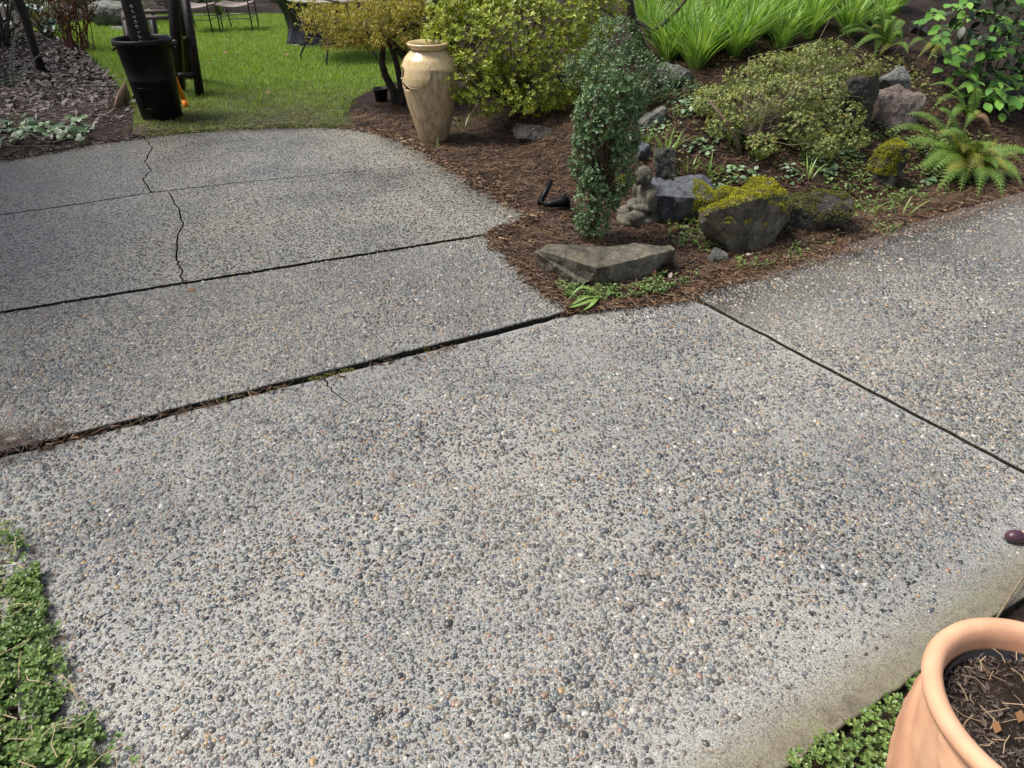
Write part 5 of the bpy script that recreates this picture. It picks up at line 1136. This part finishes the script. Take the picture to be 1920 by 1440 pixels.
# bent strap leaves by the flat stone
sg_ = P(1122, 562, .01); so = empty('strap_plant', sg_, 'light green plant with bent strap leaves in front of the flat stone', 'plant')
for pts_ in ([(1122, 556), (1105, 540), (1088, 537), (1070, 555)], [(1125, 556), (1100, 556), (1080, 566), (1064, 578)], [(1118, 558), (1100, 566), (1075, 575), (1062, 577)], [(1120, 556), (1114, 565), (1106, 574), (1090, 584)]):
    hh = [.03, .075, .06, .022] if pts_[1][1] < 545 else [.03, .05, .035, .02]; q = [P(a, b, h_) - sg_ for (a, b), h_ in zip(pts_, hh)]
    q = [q[0].lerp(q[1], t) if False else v for v in q for t in (0,)]; m2 = MB(); V = []; F = []
    fine = []
    for i in range(3):
        for t in np.linspace(0, 1, 5)[:-1]: fine.append(q[i].lerp(q[i + 1], t))
    fine.append(q[3]); fine = [fine[0]] + [(fine[i - 1] + fine[i] * 2 + fine[i + 1]) / 4 for i in range(1, len(fine) - 1)] + [fine[-1]]
    for i, v in enumerate(fine):
        tdir = (fine[min(i + 1, len(fine) - 1)] - fine[max(i - 1, 0)]).normalized(); s = tdir.cross(Vector((0, 0, 1))).normalized(); w_ = .011 * (1 - (i / (len(fine) - 1)) ** 3) + .0008
        V += [tuple(v + s * w_), tuple(v - Vector((0, 0, .003))), tuple(v - s * w_)]
    for i in range(len(fine) - 1): k = i * 3; F += [(k, k + 1, k + 4, k + 3), (k + 1, k + 2, k + 5, k + 4)]
    m2.polys(V, F); m2.build('leaf', M['strap'], so, smooth=True)

# ------------------------------------------------------------------ ferns
def frond_mesh(base_, mid, tip, width, mat, parent, npin=22, name='frond', dense=True):
    b, m_, t_ = Vector(base_), Vector(mid), Vector(tip); m2 = MB(); N_ = npin; path = []
    for i in range(N_ + 1):
        t = i / N_; path.append(b * (1 - t) ** 2 + m_ * 2 * t * (1 - t) + t_ * t * t)
    tube(m2, path[::3] + [path[-1] + (path[-1] - path[-2]) * .2], [.0035 * (1 - i / (N_ / 3 + 3)) + .0008 for i in range(len(path[::3]) + 1)], 4, False)
    PP, DD, NN, LL, WW = [], [], [], [], []
    for i in range(2, N_ + 1):
        t = i / N_; tg_ = (path[min(i + 1, N_)] - path[i - 1]).normalized(); s = tg_.cross(Vector((0, -.35, 1))).normalized(); n_ = s.cross(tg_)
        wl = width * min(1, (t / .2)) ** .6 * (1 - max(0, t - .15) / .86) ** .8 + .002
        for sg in (-1, 1):
            d = (s * sg + tg_ * .42 - n_ * .12).normalized()
            if not dense: PP.append(path[i]); DD.append(d); NN.append(n_ + Vector((0, 0, .2))); LL.append(wl); WW.append(wl * .26 + .004); continue
            k_ = 7
            for j in range(k_):
                u = (j + .5) / k_; pl = wl * (.26) * (1 - u) ** .7 + .003; c = path[i] + d * wl * u
                for s2 in (-1, 1):
                    side = d.cross(n_).normalized() * s2; PP.append(c); DD.append((side + d * .6).normalized()); NN.append(n_); LL.append(pl * random.uniform(.8, 1.2)); WW.append(pl * .5)
    V, F = leaf_arr(np.array([tuple(x) for x in PP]), np.array([tuple(x) for x in DD]), np.array([tuple(x) for x in NN]), np.array(LL), np.array(WW), .12, droop=.12); m2.add(V, F)
    return m2.build(name, M[mat], parent)
def fern(px_, py_, fronds, label, dY=0.0, wid=.075, mat='fern', extra=None):
    g = onto(px_, py_); o = empty('fern', g, label, 'fern'); rf = random.Random(px_)
    if extra:
        n_, x0, y0, x1, y1 = extra; fronds = fronds + [((rf.uniform(x0, x1), rf.uniform(y0, y1)), rf.uniform(.05, .42), rf.choice(['fern', 'fern', 'fern_yel']), rf.uniform(.06, .2)) for _ in range(n_)]
    for fr_ in fronds:
        (x, y), fw = fr_[0], fr_[1]; m_ = fr_[2] if len(fr_) > 2 else mat; lift = fr_[3] if len(fr_) > 3 else .14
        tip = PY(x, y, g.y - fw); gz = Hs(tip.x, tip.y) + .02; tip.z = max(tip.z, gz if tip.y > 4 else tip.z)
        tip = tip - g; sd_ = Vector((-tip.y, tip.x, 0)) * rf.uniform(-.22, .22); mid = tip * .5 + sd_ + Vector((0, 0, lift + .22 * tip.length))
        frond_mesh((0, 0, .0), mid, tip, wid, m_, o)
    return o
fern(1800, 325, [((1662, 250), .05), ((1680, 285), .2), ((1742, 405), .42), ((1778, 345), .35), ((1798, 365), .4), ((1842, 330), .35, 'fern_yel'), ((1806, 285), .3, 'fern_yel'), ((1890, 320), .3, 'fern_yel'), ((1915, 345), .35), ((1870, 395), .5), ((1760, 205), -.05), ((1700, 215), -.1), ((1945, 300), .2), ((1730, 310), .25), ((1862, 275), .2, 'fern_yel'), ((1820, 400), .5)], 'large green and yellow fern at the right edge of the bed', wid=.125, extra=(20, 1660, 240, 1935, 410))
fern(1815, 228, [((1782, 215), .1), ((1800, 262), .2), ((1745, 160), -.1), ((1858, 250), .15, 'fern_brown'), ((1830, 170), -.1), ((1775, 245), .2)], 'small fern with one brown frond below the broadleaf shrub', wid=.06, extra=(4, 1740, 150, 1860, 250))
fern(1745, 100, [((1706, 158), .22, 'fern_yel'), ((1742, 156), .25, 'fern_yel'), ((1765, 150), .2), ((1695, 110), .1), ((1770, 105), .1), ((1735, 130), .25, 'fern_yel')], 'small yellow green fern right of the pale grey boulder', wid=.06)
fern(1660, 92, [((1560, 82), .1), ((1575, 60), 0), ((1640, 12), -.2), ((1700, 45), -.1), ((1690, 82), .1), ((1600, 100), .2), ((1640, 105), .25), ((1610, 40), -.1), ((1590, 110), .25)], 'broad green fern above the stone pile', wid=.075, extra=(8, 1560, 15, 1710, 115))
sf = empty('sword_fern', (P(28, 178).x, P(28, 178).y, Hs(0, 0) * 0 + .01), 'dark old sword fern in the shaded left bed', 'fern')
for dx, dy, h_ in ((-.25, -.1, .5), (.02, -.2, .55), (.25, -.05, .5), (.4, .2, .4), (-.4, .2, .35), (.1, .3, .6)): frond_mesh((0, 0, 0), (dx * .4, dy * .4, h_ * .8), (dx, dy, h_), .05, 'fern_dark', sf, 22, dense=False)

# ------------------------------------------------------------------ broadleaf shrub, every leaf its own piece
def big_leaf_mesh(nm, wratio, seed, mat):
    r = random.Random(seed); rows = [(0, .0), (.08, .35), (.22, .8), (.4, 1), (.6, .93), (.78, .64), (.92, .25), (1, 0)]; V = []; F = []
    for t, w in rows:
        dz = -.16 * t * t + .03 * math.sin(t * 7 + seed)
        if w == 0: V.append((t, 0, dz))
        else: V += [(t, wratio / 2 * w, dz + .06 * w), (t, 0, dz), (t, -wratio / 2 * w, dz + .06 * w)]
    F = [(0, 2, 1), (0, 3, 2)]
    for i in range(5): k = 1 + i * 3; F += [(k, k + 1, k + 4, k + 3), (k + 1, k + 2, k + 5, k + 4)]
    F += [(16, 17, 19), (17, 18, 19)]; m2 = MB(); m2.polys(V, F); me = m2.mesh(nm, True); me.materials.append(M[mat]); return me
leafm = [big_leaf_mesh('leaf', w, i, 'salal_o') for i, w in enumerate((.62, .55, .68, .6))]
def place_leaf(me, parent, pos, d, up, L):
    d = Vector(d).normalized(); s = Vector(up).cross(d).normalized(); n_ = d.cross(s); o = link('leaf', me, None, parent); o.matrix_local = Matrix.Translation(pos) @ Matrix((d, s, n_)).transposed().to_4x4() @ Matrix.Scale(L, 4); return o
bs = onto(1862, 232); bso = empty('broadleaf_shrub', bs, 'glossy green broadleaf shrub at the upper right corner', 'shrub'); mbt = MB(); cnt = 0
random.seed(5)
for i in range(76):
    x = random.uniform(1745, 2010); y = random.uniform(-10, 222)
    if x < 1760 + (y - 60) * .55: continue
    Y = bs.y + .25 - (y - 120) / 230 * .45 + random.uniform(-.18, .2); e = PY(x, y, Y); e.z = max(e.z, Hs(e.x, e.y) + .05)
    b_ = Vector((e.x + random.uniform(-.1, .15), e.y + random.uniform(.15, .35), max(Hs(e.x, e.y + .25), e.z - random.uniform(.1, .3)))); mid = b_.lerp(e, .5) + Vector((0, 0, .07)); path = [b_ - bs, mid - bs, e - bs]; tube(mbt, path, [.006, .0045, .0025], 5, False)
    for k in range(5):
        t = 1 - k * .17; q = (path[1] * (1 - (t - .5) * 2) + path[2] * ((t - .5) * 2)) if t > .5 else path[0].lerp(path[1], t * 2); side = 1 if k % 2 else -1
        dirv = Vector((side * .75 + random.gauss(0, .25), -.65 + random.gauss(0, .2), -.12 + random.gauss(0, .25)))
        if k == 0: dirv = (path[2] - path[1]).normalized() + Vector((0, -.4, -.3))
        place_leaf(random.choice(leafm), bso, q, dirv, Vector((random.gauss(0, .25), -.45 + random.gauss(0, .2), 1)), random.uniform(.08, .125)); cnt += 1
mbt.build('stem', M['stem_brown'], bso)
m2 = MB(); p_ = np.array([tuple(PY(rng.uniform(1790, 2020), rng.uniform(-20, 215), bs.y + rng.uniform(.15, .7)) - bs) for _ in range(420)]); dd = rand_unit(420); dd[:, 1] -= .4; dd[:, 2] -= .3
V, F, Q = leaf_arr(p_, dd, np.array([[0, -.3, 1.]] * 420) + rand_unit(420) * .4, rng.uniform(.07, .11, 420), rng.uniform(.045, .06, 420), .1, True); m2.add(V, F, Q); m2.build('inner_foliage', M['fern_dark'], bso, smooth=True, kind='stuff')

# ------------------------------------------------------------------ low leafy plants in the bed
def rosette_plant(px_, py_, n, r, L, mat, label, name='variegated_plant', g=None, hz=.05, wd=.75):
    g = g or onto(px_, py_); o = empty(name, (g.x, g.y, g.z), label, 'plant'); q = in_disc(n, r); zz = hz * (1 - (np.hypot(q[:, 0], q[:, 1]) / r) ** 2) * rng.uniform(.3, 1.2, n) + .008
    gz = onto_many(q + np.array([[g.x, g.y]])) - g.z if name != 'cover' else 0
    d = rand_unit(n); d[:, 2] *= .35; nr_ = rand_unit(n) * .45; nr_[:, 2] = 1; ln = L * rng.uniform(.6, 1.2, n); V, F, Q = leaf_arr(np.column_stack([q, zz + gz]), d, nr_, ln, ln * wd, .1, True); m2 = MB(); m2.add(V, F, Q); m2.build('leaves', M[mat], o, smooth=True, kind='stuff')
    mbt = MB(); twigs(mbt, (0, 0, -.01), np.column_stack([q, zz + gz])[:12], .002, .001, 4); mbt.build('stem', M['stem_brown'], o); return o
for i, (x, y, n, r, L, lab) in enumerate(((1390, 345, 120, .15, .04, 'spreading pale leaved plant just above the large mossy boulder'), (1310, 285, 45, .09, .042, 'pale leaved plant left of the sprawling shrub trunk'), (1535, 310, 70, .12, .042, 'pale leaved plant on the slope below the sprawling shrub'), (1290, 205, 60, .12, .045, 'pale leaved plant below the grey stone on the slope'), (1370, 400, 25, .07, .035, 'small pale leaved sprout on top of the mossy rocks'), (1590, 290, 40, .1, .036, 'small pale leaved plant near the mossy upright stone'), (1230, 245, 40, .09, .04, 'pale leaved plant beside the half hidden grey stone'), (1480, 330, 35, .08, .035, 'little pale plant between grass tufts on the slope'), (1745, 345, 16, .07, .06, 'broad pale leaf plant under the large fern'), (1340, 255, 30, .07, .035, 'pale sprouts uphill left of the sprawling shrub'), (1560, 270, 40, .12, .03, 'small leaved trailing plant under the shrub right side'), (1190, 270, 25, .07, .03, 'small green plant right of the boxwood foliage'))):
    rosette_plant(x, y, n, r, L, 'arch', lab)
def cover(region, zf, n, L, mat, name, label, dens=None, h=.035):
    if isinstance(region, tuple):
        i = rng.integers(0, len(region[0]), n * 4); t = rng.random((n * 4, 1)); p = region[0][i] * t + region[1][i] * (1 - t) + (region[0][np.minimum(i + 1, len(region[0]) - 1)] - region[0][i]) * rng.random((n * 4, 1))
    else:
        a = np.array(region); lo = a.min(0); hi = a.max(0); p = rng.uniform(lo, hi, (n * 4, 2)); p = p[inpoly(p, region)]
    if dens is not None: p = p[rng.random(len(p)) < dens(p)]
    p = p[:n]
    if not isinstance(region, tuple): p = p + (np.stack([fbm(p[:, 0], p[:, 1], 16, 3, 21), fbm(p[:, 0], p[:, 1], 16, 3, 25)], 1) - .45) * .09
    z = zf(p[:, 0], p[:, 1]) + h * rng.random(len(p)) * (.4 + 1.2 * fbm(p[:, 0], p[:, 1], 14, 3, 6)); nr_ = rand_unit(len(p)) * .4; nr_[:, 2] = 1
    rosettes(np.column_stack([p, z]), unit(nr_), 4, L, .72, .6, 1.0, .12, .004).build(name, M[mat], kind='stuff', label=label, cat='ground cover')
LC = [V2(P(-120, 985)), V2(P(10, 985)), V2(P(42, 995)), V2(P(52, 1060)), V2(P(88, 1090)), V2(P(92, 1160)), V2(P(125, 1200)), V2(P(140, 1260)), V2(P(165, 1310)), V2(P(190, 1370)), V2(P(240, 1395)), V2(P(285, 1440)), (-.72, .55), (-2.0, .55)]
def zc(x, y): return np.maximum(HSIDE(x, y), .004)
cover(LC, zc, 9000, .0115, 'cress', 'ground_cover', 'low bright green ground cover creeping over the left slab edge', dens=lambda p: np.clip((fbm(p[:, 0], p[:, 1], 9, 3, 8) - .37) * 8, .1, 1) * (p[:, 0] > -1.75) * np.clip(1 - 2.2 * np.maximum(0, -.95 - p[:, 0]) * (p[:, 1] < .95), .15, 1))
needles(260, LC, lambda x, y: zc(x, y) + .035, .03, .1, .002, 'cover_needles', M['needle_pale'], .015, kind='stuff', label='tan needles tangled in the left ground cover', cat='needles')
BC = [V2(P(1490, 1440)), V2(P(1520, 1395)), V2(P(1600, 1360)), V2(P(1680, 1320)), V2(P(1720, 1290)), (1.0, .95), (.8, .4), (.5, .4)]
cover(BC, lambda x, y: np.full(len(x), .0), 1700, .0115, 'cress', 'ground_cover', 'small green ground cover patch left of the terracotta planter', h=.05)
TC = [V2(P(1035, 545)), V2(P(1070, 578)), V2(P(1100, 574)), V2(P(1180, 566)), V2(P(1240, 556)), V2(P(1300, 540)), V2(P(1308, 518)), V2(P(1250, 522)), V2(P(1160, 545)), V2(P(1060, 538))]
cover(TC, lambda x, y: np.full(len(x), .012), 700, .0125, 'cress', 'ground_cover', 'green ground cover strip in front of the flat stone', dens=lambda p: np.clip((fbm(p[:, 0], p[:, 1], 12, 3, 8) - .3) * 5, .1, 1))
RC = [V2(P(1330, 525)), V2(P(1420, 512)), V2(P(1500, 492)), V2(P(1600, 462)), V2(P(1720, 425)), V2(P(1750, 402)), V2(P(1700, 400)), V2(P(1560, 450)), V2(P(1440, 480)), V2(P(1340, 505))]
cover(RC, lambda x, y: np.maximum(H(x, y), .01), 900, .013, 'cress', 'ground_cover', 'patchy green ground cover along the right bed edge', dens=lambda p: np.clip((fbm(p[:, 0], p[:, 1], 9, 3, 3) - .42) * 7, .03, 1))
BC2 = [(1.0, 3.6), (2.8, 4.5), (3.5, 5.0), (2.8, 5.6), (1.6, 5.4), (1.0, 5.2), (.8, 4.4)]
cover([(.95, 4.2), (1.1, 5.6), (2.2, 6.4), (3.4, 6.6), (3.9, 5.6)], H, 2200, .017, 'coto', 'slope_creeper', 'pale creeping ground cover higher on the slope', dens=lambda p: np.clip((fbm(p[:, 0], p[:, 1], 3, 3, 17) - .4) * 6, .03, 1))
cover(BC2, H, 3600, .017, 'cress', 'bed_weeds', 'small weeds sprouting through needles on the slope', dens=lambda p: np.clip((fbm(p[:, 0], p[:, 1], 4, 3, 13) - .42) * 6, .05, 1))
JB = (B_front[10:], B_back[10:])
cover(JB, lambda x, y: np.full(len(x), -.016), 900, .01, 'moss_dark', 'joint_moss', 'dark moss growing in the wide patio joint', h=.02, dens=lambda p: np.clip((p[:, 0] + 1.9) / 1.6, .12, 1) * np.clip((fbm(p[:, 0], p[:, 1], 6, 2, 3) - .36) * 6, 0, 1))
JA = (A_front[10:], A_back[10:])
cover(JA, lambda x, y: np.full(len(x), -.012), 260, .01, 'moss_dark', 'joint_moss', 'dark moss growing in the narrower upper patio joint', h=.02, dens=lambda p: np.clip((p[:, 0] + 1.3) / .9, .03, 1))
# ivy on the left, leaf by leaf
ivm = [big_leaf_mesh('leaf', w, i + 9, 'ivy_o') for i, w in enumerate((.85, .95, .75))]
iv = P(80, 262); ivo = empty('ivy', (iv.x, iv.y, 0), 'trailing ivy with pale edged leaves over the back left patio edge', 'ivy'); mbt = MB(); random.seed(9)
for i in range(46):
    x = random.uniform(-90, 185); y0 = np.interp(x, [-90, 0, 60, 120, 185], [262, 245, 240, 238, 243]); y = y0 + random.uniform(-18, 24); q = P(x, y, random.uniform(.02, .14)); b_ = P(x + random.uniform(-30, 30), y0 + 4, .0)
    pa = [b_ - ivo.location, (b_.lerp(q, .5) + Vector((random.gauss(0, .05), random.gauss(0, .05), .05))) - ivo.location, q - ivo.location]; tube(mbt, pa, [.004, .0035, .002], 4, False)
    for k in range(4):
        t = 1 - k * .22; qq = pa[1].lerp(pa[2], max(0, t * 2 - 1)) if t > .5 else pa[0].lerp(pa[1], t * 2)
        place_leaf(random.choice(ivm), ivo, qq + Vector((random.gauss(0, .03), random.gauss(0, .03), random.uniform(0, .03))), Vector((random.gauss(0, .6), -.6 + random.gauss(0, .5), random.gauss(-.1, .25))), Vector((random.gauss(0, .3), -.4, 1)), random.uniform(.05, .1))
for i in range(14):
    x = random.uniform(-40, 170); a_ = P(x, 262 + random.uniform(-4, 16), .02); pa = [a_]; 
    for k in range(4): pa.append(pa[-1] + Vector((random.gauss(0, .09), random.gauss(-.02, .06), random.gauss(.01, .02))))
    tube(mbt, [v - ivo.location for v in pa], .0035, 4, False)
mbt.build('stem', M['twig'], ivo)

# ------------------------------------------------------------------ back left planting
sk = P(84, 143); m2 = MB(); tube(m2, [(0, 0, -.05), (-.01, .0, .3), (.01, 0, .62), (-.02, .02, .9), (0.02, 0, 1.02)], [.05, .045, .05, .06, .045], 9); m2.build('dark_stake', M['dark_wood'], loc=(sk.x, sk.y, 0), label='black rotten wooden stake standing in the left bed', cat='stake', smooth=True)
rt = P(150, 95); ro = empty('red_twig_shrub', (rt.x, rt.y, 0), 'thin red stemmed shrub with sparse reddish leaves in the mulch', 'shrub'); mbt = MB(); tipl = []
random.seed(3)
for i in range(34):
    a = random.uniform(0, 6.28); r_ = random.uniform(.1, .55); h_ = random.uniform(.5, 1.3); t = Vector((r_ * math.cos(a), r_ * math.sin(a) * .6, h_)); b_ = Vector((random.gauss(0, .12), random.gauss(0, .08), 0)); mid = b_.lerp(t, .5) + Vector((random.gauss(0, .06), 0, .05)); tube(mbt, [b_, mid, t], [.009, .006, .003], 5, False)
    for k in range(8): tipl.append(tuple(mid.lerp(t, random.random()) + Vector((random.gauss(0, .04),) * 3)))
mbt.build('stem', M['red_twig'], ro); tipl = np.array(tipl); rosettes(tipl, rand_unit(len(tipl)), 4, .06, .42, .3).build('crown', M['red_leaf'], ro)
def ograss(px_, py_, label, h, seed, n=150):
    g = P(px_, py_); t = empty('ornamental_grass', (g.x, g.y, 0), label, 'grass clump'); grass_mesh(n, h, .012, seed, .75).build('blades', M['orn_grass'], t); return t
ograss(88, 66, 'pale fountain grass behind the black stake', .8, 301); ograss(255, 42, 'pale fountain grass behind the wooden stepladder', .85, 302); ograss(412, 30, 'dry fountain grass between the two patio chairs', .5, 303, 70)
rh = P(95, 75); rho = empty('blue_leaf_shrub', (rh.x, rh.y, 0), 'shrub with large blue green leaves beside the black stake', 'shrub'); mbt = MB(); random.seed(12)
M['blue_o'] = salal_m('blue_green_leaf', [(.03, .07, .05), (.07, .14, .11), (.14, .24, .2)]); blm = [big_leaf_mesh('leaf', .6, i + 30, 'blue_o') for i in range(2)]
for i in range(16):
    t = Vector((random.uniform(-.5, .5), random.uniform(-.2, .2), random.uniform(.15, .65))); tube(mbt, [(0, 0, 0), t * .5 + Vector((0, 0, .1)), t], [.008, .006, .004], 5, False)
    for k in range(3): place_leaf(blm[k % 2], rho, t, (random.gauss(0, 1), random.gauss(-.5, .5), random.gauss(-.1, .3)), (random.gauss(0, .3), -.3, 1), random.uniform(.12, .2))
mbt.build('stem', M['stem_brown'], rho)
def hedge(px_, py_, lumps, mat, label, n=900, L=.05):
    g = P(px_, py_); o = empty('evergreen_shrub', (g.x, g.y, 0), label, 'shrub'); p, nr = lump_points(lumps, n, .6); rosettes(p, nr, 5, L, .4, .3).build('crown', M[mat], o); mbt = MB(); twigs(mbt, (0, 0, 0), p[rng.choice(len(p), 26)], .02, .005); mbt.build('stem', M['bark'], o); return o
hedge(12, 96, [((0, .3, .45), (.6, .5, .45)), ((-.5, .2, .6), (.6, .5, .6)), ((.3, .4, .9), (.5, .4, .4)), ((-.3, .2, 1.2), (.6, .4, .4))], 'hedge', 'dark mossy green shrub at the upper left corner', 1500)
hedge(185, 38, [((0, .3, .6), (.7, .5, .6)), ((.5, .4, .9), (.6, .5, .6)), ((-.6, .3, 1.0), (.6, .5, .6))], 'box', 'grey green shrub behind the red stemmed shrub', 1300)
hedge(330, 26, [((0, .3, .6), (.8, .5, .6)), ((.9, .3, .5), (.6, .5, .5)), ((-.7, .3, .7), (.6, .5, .6)), ((.3, .4, 1.2), (1.0, .5, .5))], 'hedge', 'dark evergreen shrub behind the patio chairs', 1500)
hedge(520, 12, [((0, .6, .6), (.9, .5, .6)), ((1.2, .6, .8), (.9, .6, .8)), ((-.8, .6, .9), (.8, .5, .8))], 'hedge', 'dark evergreen shrub behind the covered grill', 1300)
me = rock_mesh(.9, .5, .42, 131, npts=16, rough=.03); g = P(212, 52); link('garden_rock', me, M['rock_grey'], loc=(g.x, g.y + .2, -.03), label='grey block of stone at the far left end of the lawn', cat='rock')
g = P(236, 56); me = rock_mesh(.5, .3, .06, 133, npts=14, rough=.02); link('stepping_stone', me, M['rock_grey'], loc=(g.x, g.y, -.01), label='pale flat stepping stone in the far lawn', cat='stone')
# ------------------------------------------------------------------ fallen leaves and petals
def fallen(px_, py_, z, L, mat, label, d=(1, .3, .1)):
    q = P(px_, py_, z); V, F, Q = leaf_arr(np.array([[0., 0., 0.]]), np.array([d], float), np.array([[.15, -.25, 1.]]), [L], [L * .6], .12, True); m2 = MB(); m2.add(V, F, Q); m2.build('fallen_leaf', M[mat], loc=q, label=label, cat='leaf')
fallen(1224, 520, .03, .045, 'dead_leaf', 'orange brown fallen leaf against the right end of the flat stone', (.2, .3, .8)); fallen(1254, 522, .03, .035, 'petal', 'pale pink petal right of the orange leaf by the flat stone', (.3, .3, .6)); fallen(1398, 478, .05, .035, 'petal', 'pale pink petal below the large mossy boulder')
fallen(952, 407, .03, .035, 'petal', 'pale petal on the back slab near its right corner'); fallen(352, 545, .02, .04, 'dead_leaf', 'small brown leaf on the middle slab below the crack end'); fallen(4, 828, .03, .05, 'petal', 'pale petal in the needle heap at the left frame edge')
for i, (x, y, lab) in enumerate(((418, 100, 'curled brown leaf in the lawn centre'), (445, 100, 'brown leaf right of the curled one on the lawn'), (428, 76, 'small dark leaf on the far lawn'), (393, 117, 'pale leaf on the lawn near the wooden stepladder'), (505, 172, 'brown leaf on the muddy lawn before the grill'), (533, 104, 'brown leaf on the lawn left of the table leg'))):
    fallen(x, y, .045, .09, 'dead_leaf', lab, (random.gauss(0, 1), random.gauss(0, 1), .2))
for i, (x, y) in enumerate(((1015, 352), (1035, 345), (1072, 360), (1060, 408), (1075, 370))):
    g = onto(x, y); V, F, Q = leaf_arr(rng.normal(0, .015, (5, 3)) * np.array([1, 1, .3]) + np.array([0, 0, .012]), rand_unit(5) * np.array([1, 1, .2]), np.array([[0, 0, 1.]] * 5), rng.uniform(.015, .03, 5), rng.uniform(.01, .018, 5), .1, True); m2 = MB(); m2.add(V, F, Q)
    m2.build('red_petals', M['red_leaf'], loc=g, label='few dark red petals on the soil left of the boxwood', cat='petals', group='red petals by the spotlight', kind='stuff')

# ------------------------------------------------------------------ tall conifers standing left of the view; they shade the left half of the patio
M['conifer'] = leafmat('conifer_needles', spread([(.02, .035, .012), (.035, .06, .018), (.05, .08, .025)]), .1, .6)
def conifer(x, y, h, r, label, seed):
    t = empty('conifer_tree', (x, y, -.05), label, 'tree'); rr = np.random.default_rng(seed); m2 = MB(); tube(m2, [(0, 0, -.1), (.02, 0, h * .4), (0, .03, h * .8), (0, 0, h)], [.2, .15, .07, .02], 10); m2.build('trunk', M['bark'], t, smooth=True)
    n = 5200; u = rr.random(n) ** .8; z = h * .3 + (h * .7) * u; lim = r * (1 - u) ** .75 + .15; a = rr.uniform(0, 2 * math.pi, n); q = lim * np.sqrt(rr.random(n)); p = np.stack([q * np.cos(a), q * np.sin(a), z - .25 * q], 1)
    d = np.stack([np.cos(a), np.sin(a), -.35 + .3 * rr.normal(size=n)], 1) + rr.normal(0, .4, (n, 3)); V, F = leaf_arr(p, d, np.array([[0, 0, 1.]] * n) + rr.normal(0, .3, (n, 3)), rr.uniform(.25, .5, n), rr.uniform(.09, .16, n), .1, droop=.15); m2 = MB(); m2.add(V, F); m2.build('crown', M['conifer'], t)
conifer(-6.6, 3.9, 8.5, 2.3, 'tall dark conifer left of the patio, outside the view', 1)
conifer(-10.5, 9.5, 9.5, 2.6, 'tall dark conifer behind the left bed, outside the view', 2)
